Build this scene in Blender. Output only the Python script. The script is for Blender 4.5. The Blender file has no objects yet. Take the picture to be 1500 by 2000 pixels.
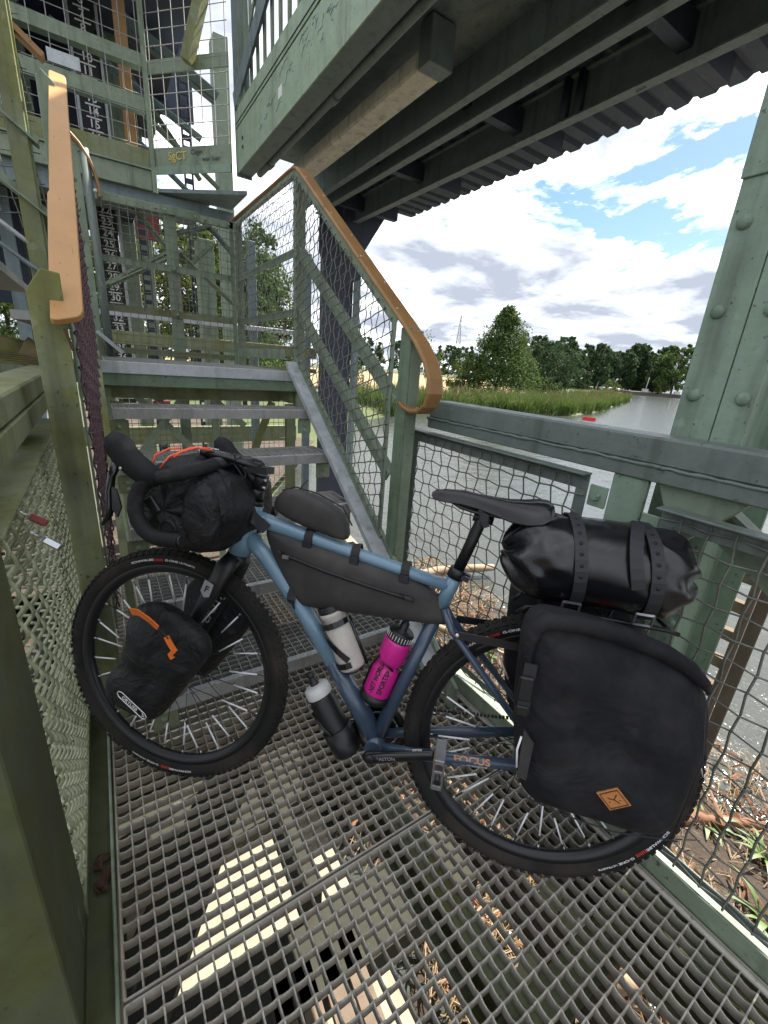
import bpy, bmesh, math, random
from mathutils import Vector, Matrix
random.seed(7)
R_ = math.radians
sc = bpy.context.scene
col = sc.collection

# ------------------------------------------------------------------ camera
cam_d = bpy.data.cameras.new('camera'); cam = bpy.data.objects.new('camera', cam_d); col.objects.link(cam)
def w2c(yaw, pitch, roll):
    cy, sy, cp, sp, cr, sr = math.cos(yaw), math.sin(yaw), math.cos(pitch), math.sin(pitch), math.cos(roll), math.sin(roll)
    B = Matrix(((1, 0, 0), (0, 0, -1), (0, 1, 0)))
    return Matrix(((cr, -sr, 0), (sr, cr, 0), (0, 0, 1))) @ Matrix(((1, 0, 0), (0, cp, -sp), (0, sp, cp))) @ B @ Matrix(((cy, -sy, 0), (sy, cy, 0), (0, 0, 1)))
Rm = w2c(R_(33.837), R_(18.787), R_(4.240))
CM = Matrix((Rm[0], -Rm[1], -Rm[2])).transposed()
cam.matrix_world = Matrix.Translation((0, 0, 1.234)) @ CM.to_4x4()
cam_d.sensor_fit = 'VERTICAL'; cam_d.sensor_height = 24; cam_d.sensor_width = 18
cam_d.lens = 828.4 / 2000 * 24
cam_d.clip_start = 0.02; cam_d.clip_end = 3000
sc.camera = cam
sc.view_settings.view_transform = 'Standard'; sc.view_settings.look = 'None'
sc.view_settings.exposure = 2.8; sc.view_settings.gamma = 1
sc.view_settings.use_curve_mapping = False
try:
    sc.cycles.max_bounces = 5; sc.cycles.diffuse_bounces = 4; sc.cycles.transparent_max_bounces = 8; sc.cycles.caustics_reflective = False; sc.cycles.caustics_refractive = False
except Exception: pass

# ------------------------------------------------------------------ world
SUN_EL, SUN_DIR = R_(51.5), Vector((1.0, 0.22, 0)).normalized()
w = bpy.data.worlds.new('World'); sc.world = w; w.use_nodes = True
nt = w.node_tree; nt.nodes.clear()
def N(t, tree, **k):
    n = tree.nodes.new(t)
    for a, b in k.items():
        if a.startswith('i_'):
            n.inputs[int(a[2:]) if a[2:].isdigit() else a[2:].replace('_', ' ')].default_value = b
        else: setattr(n, a, b)
    return n
def ramp(tree, stops):
    r = tree.nodes.new('ShaderNodeValToRGB'); e = r.color_ramp.elements
    while len(e) > 1: e.remove(e[-1])
    e[0].position = stops[0][0]; e[0].color = stops[0][1]
    for p, c in stops[1:]:
        q = e.new(p); q.color = c
    return r
def g(v): return (v, v, v, 1)
sky = N('ShaderNodeTexSky', nt, sky_type='NISHITA', sun_disc=False, sun_elevation=SUN_EL, sun_rotation=math.atan2(SUN_DIR.x, SUN_DIR.y), air_density=1.0, dust_density=0.6, ozone_density=1.5)
tc = N('ShaderNodeTexCoord', nt)
sep = N('ShaderNodeSeparateXYZ', nt); nt.links.new(tc.outputs['Generated'], sep.inputs[0])
zc = N('ShaderNodeMath', nt, operation='MAXIMUM', i_1=0.0); nt.links.new(sep.outputs['Z'], zc.inputs[0])
za = N('ShaderNodeMath', nt, operation='ADD', i_1=0.16); nt.links.new(zc.outputs[0], za.inputs[0])
dx = N('ShaderNodeMath', nt, operation='DIVIDE'); nt.links.new(sep.outputs['X'], dx.inputs[0]); nt.links.new(za.outputs[0], dx.inputs[1])
dy = N('ShaderNodeMath', nt, operation='DIVIDE'); nt.links.new(sep.outputs['Y'], dy.inputs[0]); nt.links.new(za.outputs[0], dy.inputs[1])
cmb = N('ShaderNodeCombineXYZ', nt, i_2=3.7); nt.links.new(dx.outputs[0], cmb.inputs[0]); nt.links.new(dy.outputs[0], cmb.inputs[1])
n1 = N('ShaderNodeTexNoise', nt, i_Scale=1.15, i_Detail=9.0, i_Roughness=0.60, i_Distortion=0.35); nt.links.new(cmb.outputs[0], n1.inputs['Vector'])
n2 = N('ShaderNodeTexNoise', nt, i_Scale=2.1, i_Detail=7.0, i_Roughness=0.55, i_Distortion=0.3)
mp = N('ShaderNodeMapping', nt); mp.inputs['Location'].default_value = (4.2, -1.3, 2.0); nt.links.new(cmb.outputs[0], mp.inputs[0]); nt.links.new(mp.outputs[0], n2.inputs['Vector'])
cov = ramp(nt, [(0.37, g(0)), (0.41, g(0.8)), (0.45, g(1))]); nt.links.new(n1.outputs[0], cov.inputs[0])
den = N('ShaderNodeMath', nt, operation='MULTIPLY_ADD', i_1=0.55); nt.links.new(n1.outputs[0], den.inputs[0])
n2h = N('ShaderNodeMath', nt, operation='MULTIPLY', i_1=0.45); nt.links.new(n2.outputs[0], n2h.inputs[0]); nt.links.new(n2h.outputs[0], den.inputs[2])
shade = ramp(nt, [(0.42, (1.0, 1.0, 1.0, 1)), (0.462, (0.62, 0.64, 0.67, 1)), (0.505, (0.36, 0.38, 0.42, 1)), (0.57, (0.20, 0.22, 0.26, 1))]); nt.links.new(den.outputs[0], shade.inputs[0])
hsv = N('ShaderNodeHueSaturation', nt, i_Saturation=1.2, i_Value=0.50); nt.links.new(sky.outputs[0], hsv.inputs['Color'])
bgS = N('ShaderNodeBackground', nt, i_1=0.05); nt.links.new(hsv.outputs[0], bgS.inputs[0])
bgC = N('ShaderNodeBackground', nt, i_1=0.43); nt.links.new(shade.outputs[0], bgC.inputs[0])
mx = N('ShaderNodeMixShader', nt); nt.links.new(cov.outputs[0], mx.inputs[0]); nt.links.new(bgS.outputs[0], mx.inputs[1]); nt.links.new(bgC.outputs[0], mx.inputs[2])
wo = N('ShaderNodeOutputWorld', nt); nt.links.new(mx.outputs[0], wo.inputs[0])

sun_d = bpy.data.lights.new('sun', 'SUN'); sun_d.energy = 2.3; sun_d.angle = R_(0.6); sun_d.color = (1.0, 0.94, 0.84)
sun = bpy.data.objects.new('sun', sun_d); col.objects.link(sun)
sv = SUN_DIR * math.cos(SUN_EL) + Vector((0, 0, math.sin(SUN_EL)))
sun.rotation_euler = sv.to_track_quat('Z', 'Y').to_euler(); sun.location = (30, 5, 40)

# ------------------------------------------------------------------ mesh helpers
V = Vector
I4 = Matrix.Identity(4)
BASE = {}
class MB:
    def __init__(s): s.v = []; s.f = []; s.sm = []
    def add(s, vs, fs, smooth=False):
        o = len(s.v); s.v += [V(p) for p in vs]; s.f += [tuple(o + i for i in f) for f in fs]; s.sm += [smooth] * len(fs); return s
    def box(s, lo, hi):
        (a, b, c), (d, e, f) = lo, hi
        return s.add([(a, b, c), (d, b, c), (d, e, c), (a, e, c), (a, b, f), (d, b, f), (d, e, f), (a, e, f)],
                     [(0, 3, 2, 1), (4, 5, 6, 7), (0, 1, 5, 4), (1, 2, 6, 5), (2, 3, 7, 6), (3, 0, 4, 7)])
    def bar(s, p0, p1, w_, h_, up=(0, 0, 1)):
        p0, p1, up = V(p0), V(p1), V(up); d = (p1 - p0).normalized(); a = d.cross(up)
        if a.length < 1e-5: a = d.cross(V((1, 0, 0)))
        a.normalize(); b = a.cross(d).normalized(); a *= w_ / 2; b *= h_ / 2
        return s.add([p0 - a - b, p0 + a - b, p0 + a + b, p0 - a + b, p1 - a - b, p1 + a - b, p1 + a + b, p1 - a + b],
                     [(0, 3, 2, 1), (4, 5, 6, 7), (0, 1, 5, 4), (1, 2, 6, 5), (2, 3, 7, 6), (3, 0, 4, 7)])
    def angle(s, p0, p1, leg, t, n1_, n2_):
        """L-section: heel on p0-p1, legs along n1_ and n2_"""
        p0, p1, a, b = V(p0), V(p1), V(n1_).normalized(), V(n2_).normalized()
        pr = [V((0, 0, 0)), a * leg, a * leg + b * t, a * t + b * t, a * t + b * leg, b * leg]
        n = 6; vs = [p0 + q for q in pr] + [p1 + q for q in pr]
        fs = [(i, (i + 1) % n, n + (i + 1) % n, n + i) for i in range(n)]
        fs += [(0, 3, 2, 1), (0, 5, 4, 3), (n, n + 1, n + 2, n + 3), (n, n + 3, n + 4, n + 5)]
        return s.add(vs, fs)
    def prism(s, pts, d):
        pts = [V(p) for p in pts]; d = V(d); n = len(pts)
        return s.add(pts + [p + d for p in pts], [tuple(range(n - 1, -1, -1)), tuple(range(n, 2 * n))] + [(i, (i + 1) % n, n + (i + 1) % n, n + i) for i in range(n)])
    def tube(s, pts, r, n=8, caps=True, smooth=True, sq=None, ref=None):
        pts = [V(p) for p in pts]; m = len(pts)
        rs = r if isinstance(r, (list, tuple)) else [r] * m
        t0 = (pts[1] - pts[0]).normalized(); a = V(ref) if ref else (V((0, 0, 1)) if abs(t0.z) < 0.9 else V((1, 0, 0)))
        a = (a - t0 * a.dot(t0)).normalized(); o = len(s.v)
        for i, p in enumerate(pts):
            t = (pts[min(i + 1, m - 1)] - pts[max(i - 1, 0)]).normalized()
            a = (a - t * a.dot(t)); a = a.normalized() if a.length > 1e-6 else t.orthogonal().normalized()
            b = t.cross(a); q = rs[i]; ra, rb = q if isinstance(q, (list, tuple)) else (q, q)
            for k in range(n):
                th = 2 * math.pi * k / n; s.v.append(p + a * (math.cos(th) * ra) + b * (math.sin(th) * rb))
        for i in range(m - 1):
            for k in range(n):
                s.f.append((o + i * n + k, o + i * n + (k + 1) % n, o + (i + 1) * n + (k + 1) % n, o + (i + 1) * n + k)); s.sm.append(smooth)
        if caps:
            s.f.append(tuple(o + k for k in range(n - 1, -1, -1))); s.sm.append(False)
            s.f.append(tuple(o + (m - 1) * n + k for k in range(n))); s.sm.append(False)
        return s
    def lathe(s, prof, c, ax, ref, n=24, smooth=True, closed=False, a0=0.0, a1=2 * math.pi):
        """prof: list of (radius, along axis)"""
        c, ax, ref = V(c), V(ax).normalized(), V(ref); e1 = (ref - ax * ref.dot(ax)).normalized(); e2 = ax.cross(e1); o = len(s.v); m = len(prof)
        full = abs(a1 - a0 - 2 * math.pi) < 1e-6; cnt = n if full else n + 1
        for k in range(cnt):
            th = a0 + (a1 - a0) * k / n; d = e1 * math.cos(th) + e2 * math.sin(th)
            for (r, h) in prof: s.v.append(c + d * r + ax * h)
        for k in range(n):
            k2 = (k + 1) % cnt
            for j in range(m if closed else m - 1):
                j2 = (j + 1) % m
                s.f.append((o + k * m + j, o + k2 * m + j, o + k2 * m + j2, o + k * m + j2)); s.sm.append(smooth)
        return s
    def sweep(s, pts, prof, side, smooth=False, closed=True):
        """profile (u along side, w along local normal) swept along pts lying in a plane perpendicular to side"""
        pts = [V(p) for p in pts]; side = V(side).normalized(); m = len(pts); n = len(prof); o = len(s.v)
        for i, p in enumerate(pts):
            t = (pts[min(i + 1, m - 1)] - pts[max(i - 1, 0)]).normalized(); nn = side.cross(t).normalized()
            for (u, w_) in prof: s.v.append(p + side * u + nn * w_)
        for i in range(m - 1):
            for k in range(n if closed else n - 1):
                s.f.append((o + i * n + k, o + i * n + (k + 1) % n, o + (i + 1) * n + (k + 1) % n, o + (i + 1) * n + k)); s.sm.append(smooth)
        if closed:
            s.f.append(tuple(o + k for k in range(n - 1, -1, -1))); s.sm.append(False)
            s.f.append(tuple(o + (m - 1) * n + k for k in range(n))); s.sm.append(False)
        return s
    def dome(s, c, nrm, r, h=0.6, n=10):
        pr = [(r, 0), (r * 0.92, r * h * 0.45), (r * 0.7, r * h * 0.78), (r * 0.35, r * h * 0.96), (0.0001, r * h)]
        return s.lathe(pr, c, nrm, V(nrm).orthogonal(), n)
    def pillow(s, poly, y0, half, frame, rings=5, fold=0.0, seed=0, edge=0.35):
        """bag: outline poly in (x,z) local plane, centre plane y0, rounded both ways"""
        n = len(poly); cx = sum(p[0] for p in poly) / n; cz = sum(p[1] for p in poly) / n; rnd = random.Random(seed)
        ph = [rnd.uniform(0, 6.28) for _ in range(6)]
        def disp(x, z): return fold * (math.sin(x * 31 + z * 17 + ph[0]) + math.sin(x * -23 + z * 41 + ph[1]) * 0.8 + math.sin(x * 67 + z * 9 + ph[2]) * 0.4 + math.sin(z * 83 - x * 12 + ph[3]) * 0.3)
        loops = []
        sc_ = [1 - 0.97 * (k / rings) ** 1.0 for k in range(rings + 1)]
        for side in (-1, 1):
            L = []
            for k in range(rings + 1):
                q = sc_[k]; yy = half * (edge + (1 - edge) * min(1.0, (1 - (q) ** 5)))
                L.append([frame @ V((cx + (x - cx) * q, y0 + side * (yy + (disp(cx + (x - cx) * q, cz + (z - cz) * q) if k else 0) * (1 if k else 0)), cz + (z - cz) * q)) for (x, z) in poly])
            loops.append(L)
        seq = loops[0][::-1] + loops[1]; o = len(s.v)
        for L in seq: s.v += L
        for i in range(len(seq) - 1):
            for k in range(n):
                s.f.append((o + i * n + k, o + i * n + (k + 1) % n, o + (i + 1) * n + (k + 1) % n, o + (i + 1) * n + k)); s.sm.append(True)
        s.f.append(tuple(o + k for k in range(n - 1, -1, -1))); s.sm.append(True)
        s.f.append(tuple(o + (len(seq) - 1) * n + k for k in range(n))); s.sm.append(True)
        return s
def chaikin(p, it=2):
    for _ in range(it):
        q = []
        for i in range(len(p)):
            a, b = p[i], p[(i + 1) % len(p)]
            q.append(tuple(a[j] * 0.75 + b[j] * 0.25 for j in range(len(a)))); q.append(tuple(a[j] * 0.25 + b[j] * 0.75 for j in range(len(a))))
        p = q
    return p
def resample(p, step, closed=True):
    out = []; m = len(p)
    for i in range(m if closed else m - 1):
        a, b = V(p[i] + (0,) * (3 - len(p[i]))), V(p[(i + 1) % m] + (0,) * (3 - len(p[(i + 1) % m]))); k = max(1, int((b - a).length / step))
        for j in range(k):
            q = a.lerp(b, j / k); out.append(tuple(q)[:len(p[0])])
    return out
def arc(c, r, a0, a1, n): return [(c[0] + r * math.cos(a0 + (a1 - a0) * i / n), c[1] + r * math.sin(a0 + (a1 - a0) * i / n)) for i in range(n + 1)]
def root_base(o): return BASE.get(o.name, V((0, 0, 0))) if o else V((0, 0, 0))
def thing(name, label, cat, base=(0, 0, 0), M=I4, group=None):
    e = bpy.data.objects.new(name, None); col.objects.link(e); e.empty_display_size = 0.05
    e.matrix_world = M @ Matrix.Translation(V(base)); BASE[e.name] = V(base)
    e['label'] = label; e['category'] = cat
    if group: e['group'] = group
    return e
def bev(o, w_, seg=1):
    m = o.modifiers.new('bevel', 'BEVEL'); m.width = w_; m.segments = seg; m.limit_method = 'ANGLE'; m.angle_limit = R_(40); return o
def build(name, mb, mat, parent=None, base=None, M=I4, label=None, cat=None, group=None, kind=None, bevel=0, smooth_all=False):
    b = root_base(parent) if parent else V(base or (0, 0, 0))
    me = bpy.data.meshes.new(name)
    me.from_pydata([tuple(p - b) for p in mb.v], [], mb.f)
    me.polygons.foreach_set('use_smooth', [True] * len(mb.f) if smooth_all else mb.sm)
    me.materials.append(mat); me.update()
    o = bpy.data.objects.new(name, me); col.objects.link(o)
    if parent: o.parent = parent; BASE[o.name] = b
    else: o.matrix_world = M @ Matrix.Translation(b); BASE[o.name] = b
    if label: o['label'] = label
    if cat: o['category'] = cat
    if group: o['group'] = group
    if kind: o['kind'] = kind
    if bevel: bev(o, bevel)
    return o
def dup(src, parent, offset):
    """copy of a part moved by offset (shares mesh data)"""
    o = src.copy(); col.objects.link(o); o.parent = parent; o.location = src.location + V(offset); BASE[o.name] = BASE.get(src.name, V((0, 0, 0))); return o
_fontcache = {}
def text_pts(txt, bold=0.0, shear=0.0):
    k = (txt, bold, shear)
    if k not in _fontcache:
        c = bpy.data.curves.new('lettering', 'FONT'); c.body = txt; c.size = 1.0; c.align_x = 'CENTER'; c.align_y = 'CENTER'; c.offset = bold; c.shear = shear; c.resolution_u = 3
        o = bpy.data.objects.new('lettering', c); col.objects.link(o); bpy.context.view_layer.update()
        me = o.evaluated_get(bpy.context.evaluated_depsgraph_get()).to_mesh()
        vs = [v.co.copy() for v in me.vertices]; fs = [tuple(p.vertices) for p in me.polygons]
        _fontcache[k] = (vs, fs); o.to_mesh_clear(); bpy.data.objects.remove(o); bpy.data.curves.remove(c)
    return _fontcache[k]
def text(mb, txt, c, xd, yd, size, width=None, bold=0.02, shear=0.0):
    vs, fs = text_pts(txt, bold, shear); c, xd, yd = V(c), V(xd).normalized(), V(yd).normalized()
    sx = size
    if width: sx = width / max(1e-6, max(v.x for v in vs) - min(v.x for v in vs))
    mb.add([c + xd * (v.x * sx) + yd * (v.y * size) for v in vs], fs); return mb
def clip_line(p, d, poly):
    t0, t1 = -1e9, 1e9; n = len(poly)
    ar = sum(poly[i][0] * poly[(i + 1) % n][1] - poly[(i + 1) % n][0] * poly[i][1] for i in range(n)); sg = 1 if ar > 0 else -1
    for i in range(n):
        a, b = poly[i], poly[(i + 1) % n]; nx, ny = -(b[1] - a[1]) * sg, (b[0] - a[0]) * sg
        num = (p[0] - a[0]) * nx + (p[1] - a[1]) * ny; den = d[0] * nx + d[1] * ny
        if abs(den) < 1e-9:
            if num < 0: return None
            continue
        t = -num / den
        if den > 0: t0 = max(t0, t)
        else: t1 = min(t1, t)
    return (t0, t1) if t1 - t0 > 0.01 else None
def wires(mb, O, eu, ev, poly, angs, pitch, r, amp, n=4, sub=2, ip=0.3):
    O, eu, ev = V(O), V(eu).normalized(), V(ev).normalized(); nn = eu.cross(ev).normalized()
    us = [p[0] for p in poly]; vs = [p[1] for p in poly]; cx, cy = (min(us) + max(us)) / 2, (min(vs) + max(vs)) / 2; rad = math.hypot(max(us) - min(us), max(vs) - min(vs)) / 2
    for ai, (ang, pt) in enumerate(zip(angs, pitch)):
        d = (math.cos(ang), math.sin(ang)); q = (-d[1], d[0]); k = int(rad / pt) + 1; op = pitch[1 - ai] if len(pitch) > 1 else pt
        for i in range(-k, k + 1):
            p = (cx + q[0] * i * pt, cy + q[1] * i * pt); c = clip_line(p, d, poly)
            if not c: continue
            st = op / sub; m0, m1 = math.ceil(c[0] / st), math.floor(c[1] / st)
            ts = [c[0]] + [m * st for m in range(m0, m1 + 1)] + [c[1]]
            pts = []
            for t in ts:
                ph = math.pi * (t / op + i + ai * 1.0)
                o1 = amp * math.cos(ph); o2 = amp * ip * math.cos(ph)
                pts.append(O + eu * (p[0] + d[0] * t + q[0] * o2) + ev * (p[1] + d[1] * t + q[1] * o2) + nn * o1)
            pts = [pp for j, pp in enumerate(pts) if j == 0 or (pp - pts[j - 1]).length > 1e-4]
            if len(pts) > 1: mb.tube(pts, r, n, caps=False)
    return mb

# ------------------------------------------------------------------ materials
def new_mat(name):
    m = bpy.data.materials.new(name); m.use_nodes = True; t = m.node_tree; t.nodes.clear()
    b = N('ShaderNodeBsdfPrincipled', t); o = N('ShaderNodeOutputMaterial', t); t.links.new(b.outputs[0], o.inputs[0]); return m, t, b
def pos(t, scale=(1, 1, 1)):
    gg = N('ShaderNodeNewGeometry', t); m = N('ShaderNodeMapping', t); m.inputs['Scale'].default_value = scale; t.links.new(gg.outputs['Position'], m.inputs[0]); return m.outputs[0]
def mixc(t, fac, a, b):
    m = N('ShaderNodeMix', t, data_type='RGBA')
    for s_, val in ((0, fac), (6, a), (7, b)):
        if hasattr(val, 'is_output'): t.links.new(val, m.inputs[s_])
        else: m.inputs[s_].default_value = val
    return m.outputs[2]
def c4(c): return (c[0], c[1], c[2], 1)
def noise(t, vec, scale, detail=4.0, rough=0.55, dist=0.0):
    n = N('ShaderNodeTexNoise', t, i_Scale=scale, i_Detail=detail, i_Roughness=rough, i_Distortion=dist); t.links.new(vec, n.inputs['Vector']); return n.outputs[0]
def rmp(t, src, a, b):
    r = ramp(t, [(a, g(0)), (b, g(1))]); t.links.new(src, r.inputs[0]); return r.outputs[0]
def bump(t, b, src, strength, dist=0.01):
    n = N('ShaderNodeBump', t, i_0=strength, i_1=dist); t.links.new(src, n.inputs['Height']); t.links.new(n.outputs[0], b.inputs['Normal'])
def paint(name, colr, moss=0.0, mosscol=(0.085, 0.09, 0.018), dirt=0.35, dirtcol=(0.06, 0.058, 0.045), rough=0.55, rust=0.0, spec=0.35, scale=1.0, metal=0.0):
    m, t, b = new_mat(name); p = pos(t, (scale, scale, scale))
    na = noise(t, p, 2.2, 4, 0.62); nb = noise(t, p, 14, 4, 0.65); nc = noise(t, p, 70, 2, 0.6)
    var = mixc(t, rmp(t, nb, 0.3, 0.75), c4([c * 0.82 for c in colr]), c4([min(1, c * 1.12) for c in colr]))
    cc = mixc(t, rmp(t, na, 0.78 - dirt * 0.5, 1.0 - dirt * 0.25), var, c4(dirtcol)) if dirt else var
    if moss:
        nm = noise(t, p, 3.1, 5, 0.7, 0.4); cc = mixc(t, rmp(t, nm, 0.72 - moss * 0.5, 0.86 - moss * 0.38), cc, mixc(t, nb, c4([c * 0.55 for c in mosscol]), c4([c * 1.5 for c in mosscol])))
    ps = pos(t, (scale * 9, scale * 9, scale * 0.9)); nst = noise(t, ps, 1.6, 3, 0.6); cc = mixc(t, rmp(t, nst, 0.52, 0.95), cc, c4([c * 0.8 for c in dirtcol]))
    npt = noise(t, p, 7.5, 3, 0.6, 0.8); cc = mixc(t, rmp(t, npt, 0.66, 0.70), cc, mixc(t, 0.09, cc, (0.75, 0.78, 0.7, 1)))
    cc = mixc(t, rmp(t, nc, 0.66, 0.74), cc, c4(dirtcol))
    if rust:
        nr = noise(t, p, 9, 8, 0.75, 0.6); cc = mixc(t, rmp(t, nr, 0.74 - rust * 0.25, 0.78 - rust * 0.25), cc, (0.11, 0.035, 0.014, 1))
    t.links.new(cc, b.inputs['Base Color'])
    rr = N('ShaderNodeMapRange', t, i_3=rough - 0.12, i_4=min(1, rough + 0.2)); t.links.new(nb, rr.inputs[0]); t.links.new(rr.outputs[0], b.inputs['Roughness'])
    b.inputs['Specular IOR Level'].default_value = spec; b.inputs['Metallic'].default_value = metal
    bump(t, b, nc, 0.25, 0.004); return m
def plain(name, colr, rough=0.5, metal=0.0, spec=0.5, var=0.15, nscale=60, bmp=0.1, coat=0.0, emis=None):
    m, t, b = new_mat(name); tcn = N('ShaderNodeTexCoord', t); n = noise(t, tcn.outputs['Object'], nscale, 4)
    t.links.new(mixc(t, n, c4([c * (1 - var) for c in colr]), c4([min(1, c * (1 + var)) for c in colr])), b.inputs['Base Color'])
    b.inputs['Roughness'].default_value = rough; b.inputs['Metallic'].default_value = metal; b.inputs['Specular IOR Level'].default_value = spec; b.inputs['Coat Weight'].default_value = coat
    if bmp: bump(t, b, n, bmp, 0.002)
    return m
def fabric(name, colr, dust=(0.12, 0.11, 0.10), dustamt=0.3, rough=0.75, wr=0.25, wscale=14, fine=500, spec=0.3):
    m, t, b = new_mat(name); tcn = N('ShaderNodeTexCoord', t); ob = tcn.outputs['Object']
    n0 = noise(t, ob, 6, 6, 0.65); n1_ = noise(t, ob, fine, 2); n2_ = noise(t, ob, wscale, 3, 0.55, 0.6)
    t.links.new(mixc(t, rmp(t, n0, 0.62 - dustamt * 0.3, 1.0), c4(colr), c4(dust)), b.inputs['Base Color'])
    b.inputs['Roughness'].default_value = rough; b.inputs['Specular IOR Level'].default_value = spec
    b1 = N('ShaderNodeBump', t, i_0=wr, i_1=0.02); t.links.new(n2_, b1.inputs['Height'])
    b2 = N('ShaderNodeBump', t, i_0=0.25, i_1=0.001); t.links.new(n1_, b2.inputs['Height']); t.links.new(b1.outputs[0], b2.inputs['Normal']); t.links.new(b2.outputs[0], b.inputs['Normal']); return m
MAT = {}
MAT['green'] = paint('green_paint', (0.215, 0.265, 0.19), moss=0.12, dirt=0.35, rust=0.12)
MAT['green_clean'] = paint('green_paint_clean', (0.215, 0.295, 0.222), moss=0.0, dirt=0.15, rough=0.45, rust=0.04)
MAT['green_moss'] = paint('green_paint_mossy', (0.20, 0.225, 0.135), moss=0.55, dirt=0.3, rough=0.75, mosscol=(0.155, 0.16, 0.05))
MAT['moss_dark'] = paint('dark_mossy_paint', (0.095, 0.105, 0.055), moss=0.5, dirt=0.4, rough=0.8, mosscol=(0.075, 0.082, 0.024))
MAT['green_rail'] = paint('grey_green_paint', (0.135, 0.165, 0.148), moss=0.0, dirt=0.2, rough=0.42)
MAT['green_rust'] = paint('green_paint_rusting', (0.15, 0.21, 0.14), moss=0.35, dirt=0.4, rust=0.35)
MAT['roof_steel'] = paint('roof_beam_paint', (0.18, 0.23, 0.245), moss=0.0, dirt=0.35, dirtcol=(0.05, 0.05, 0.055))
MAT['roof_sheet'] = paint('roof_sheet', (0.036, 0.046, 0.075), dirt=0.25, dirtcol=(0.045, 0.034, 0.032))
MAT['galv'] = paint('galvanised_steel', (0.46, 0.485, 0.50), dirt=0.25, dirtcol=(0.2, 0.195, 0.18), rough=0.45, metal=0.25)
MAT['galv_old'] = paint('dull_galvanised_tread', (0.36, 0.36, 0.34), moss=0.1, dirt=0.45, dirtcol=(0.12, 0.11, 0.09), rough=0.6, metal=0.2)
MAT['grating'] = paint('worn_grating_steel', (0.42, 0.395, 0.34), dirt=0.3, dirtcol=(0.22, 0.19, 0.15), rough=0.55, metal=0.2, rust=0.05)
MAT['wire'] = paint('dark_mesh_wire', (0.19, 0.195, 0.17), moss=0.2, dirt=0.3, rough=0.55, metal=0.3)
MAT['wire_green'] = paint('green_mesh_wire', (0.38, 0.40, 0.26), moss=0.35, dirt=0.3, rough=0.6)
MAT['wire_purple'] = paint('rust_purple_mesh_wire', (0.115, 0.065, 0.075), dirt=0.25, rough=0.6)
def handrail_mat(name, a, b_, scratch=0.6):
    m, t, b = new_mat(name); p = pos(t); p2 = pos(t, (30, 4, 4)); na = noise(t, p, 6, 6, 0.6); ns = noise(t, p2, 7, 4, 0.6); nf = noise(t, p, 90, 3)
    cc = mixc(t, rmp(t, na, 0.3, 0.75), c4(a), c4(b_)); cc = mixc(t, rmp(t, ns, 0.66, 0.70), cc, (0.10, 0.045, 0.02, 1)); cc = mixc(t, rmp(t, nf, 0.72, 0.76), cc, (0.12, 0.06, 0.03, 1))
    t.links.new(cc, b.inputs['Base Color']); b.inputs['Roughness'].default_value = 0.5; bump(t, b, ns, 0.15, 0.003); return m
MAT['orange_rail'] = handrail_mat('orange_handrail', (0.40, 0.205, 0.068), (0.47, 0.255, 0.095))
MAT['brown_rail'] = handrail_mat('brown_handrail', (0.31, 0.17, 0.055), (0.22, 0.108, 0.038))
MAT['frame_light'] = plain('light_blue_frame_paint', (0.15, 0.25, 0.335), rough=0.28, var=0.06, coat=0.35, bmp=0.0)
MAT['frame_dark'] = plain('dark_blue_frame_paint', (0.045, 0.070, 0.112), rough=0.3, var=0.1, coat=0.35, bmp=0.0)
MAT['black'] = plain('black_matte', (0.007, 0.007, 0.008), rough=0.45, var=0.3)
MAT['black_gloss'] = plain('black_gloss', (0.012, 0.012, 0.013), rough=0.16, var=0.2, bmp=0.0)
MAT['black_metal'] = plain('black_anodised', (0.02, 0.02, 0.022), rough=0.32, metal=0.4, var=0.2, bmp=0.0)
MAT['rubber'] = fabric('tyre_rubber', (0.013, 0.0125, 0.012), dust=(0.075, 0.058, 0.045), dustamt=0.6, rough=0.85, wr=0.05)
MAT['tape'] = fabric('bar_tape', (0.011, 0.011, 0.012), dustamt=0.2, rough=0.7, wr=0.15, wscale=40)
MAT['saddle'] = plain('saddle_skin', (0.009, 0.009, 0.010), rough=0.27, var=0.2, nscale=120, bmp=0.05)
MAT['bag'] = fabric('black_bag_cloth', (0.012, 0.012, 0.0135), dustamt=0.45, dust=(0.05, 0.047, 0.044), rough=0.55, wr=1.0, wscale=16)
MAT['bag_grey'] = fabric('dark_grey_bag_laminate', (0.036, 0.034, 0.034), dustamt=0.7, dust=(0.11, 0.10, 0.09), rough=0.6, wr=0.18, wscale=6)
MAT['pannier'] = fabric('black_pannier_canvas', (0.009, 0.009, 0.012), dustamt=0.7, dust=(0.055, 0.052, 0.052), rough=0.8, wr=1.0, wscale=8)
MAT['drybag'] = fabric('wet_look_drybag', (0.008, 0.008, 0.010), dustamt=0.0, rough=0.24, wr=0.40, wscale=5.5, spec=0.6)
MAT['strap'] = plain('strap_webbing', (0.016, 0.016, 0.018), rough=0.7, nscale=300, bmp=0.3)
MAT['strap_rubber'] = plain('rubber_strap', (0.022, 0.024, 0.028), rough=0.6, nscale=200, bmp=0.2)
MAT['neon'] = plain('neon_orange_cord', (0.95, 0.11, 0.045), rough=0.5, var=0.05)
MAT['orange'] = plain('orange_webbing', (0.80, 0.17, 0.02), rough=0.6, var=0.15)
MAT['pink'] = plain('pink_plastic', (0.56, 0.014, 0.235), rough=0.35, var=0.1, nscale=20)
MAT['white'] = plain('white_plastic', (0.55, 0.55, 0.55), rough=0.4, var=0.08)
MAT['white_dirty'] = plain('dirty_white_plastic', (0.50, 0.47, 0.42), rough=0.5, var=0.25, nscale=25)
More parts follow.
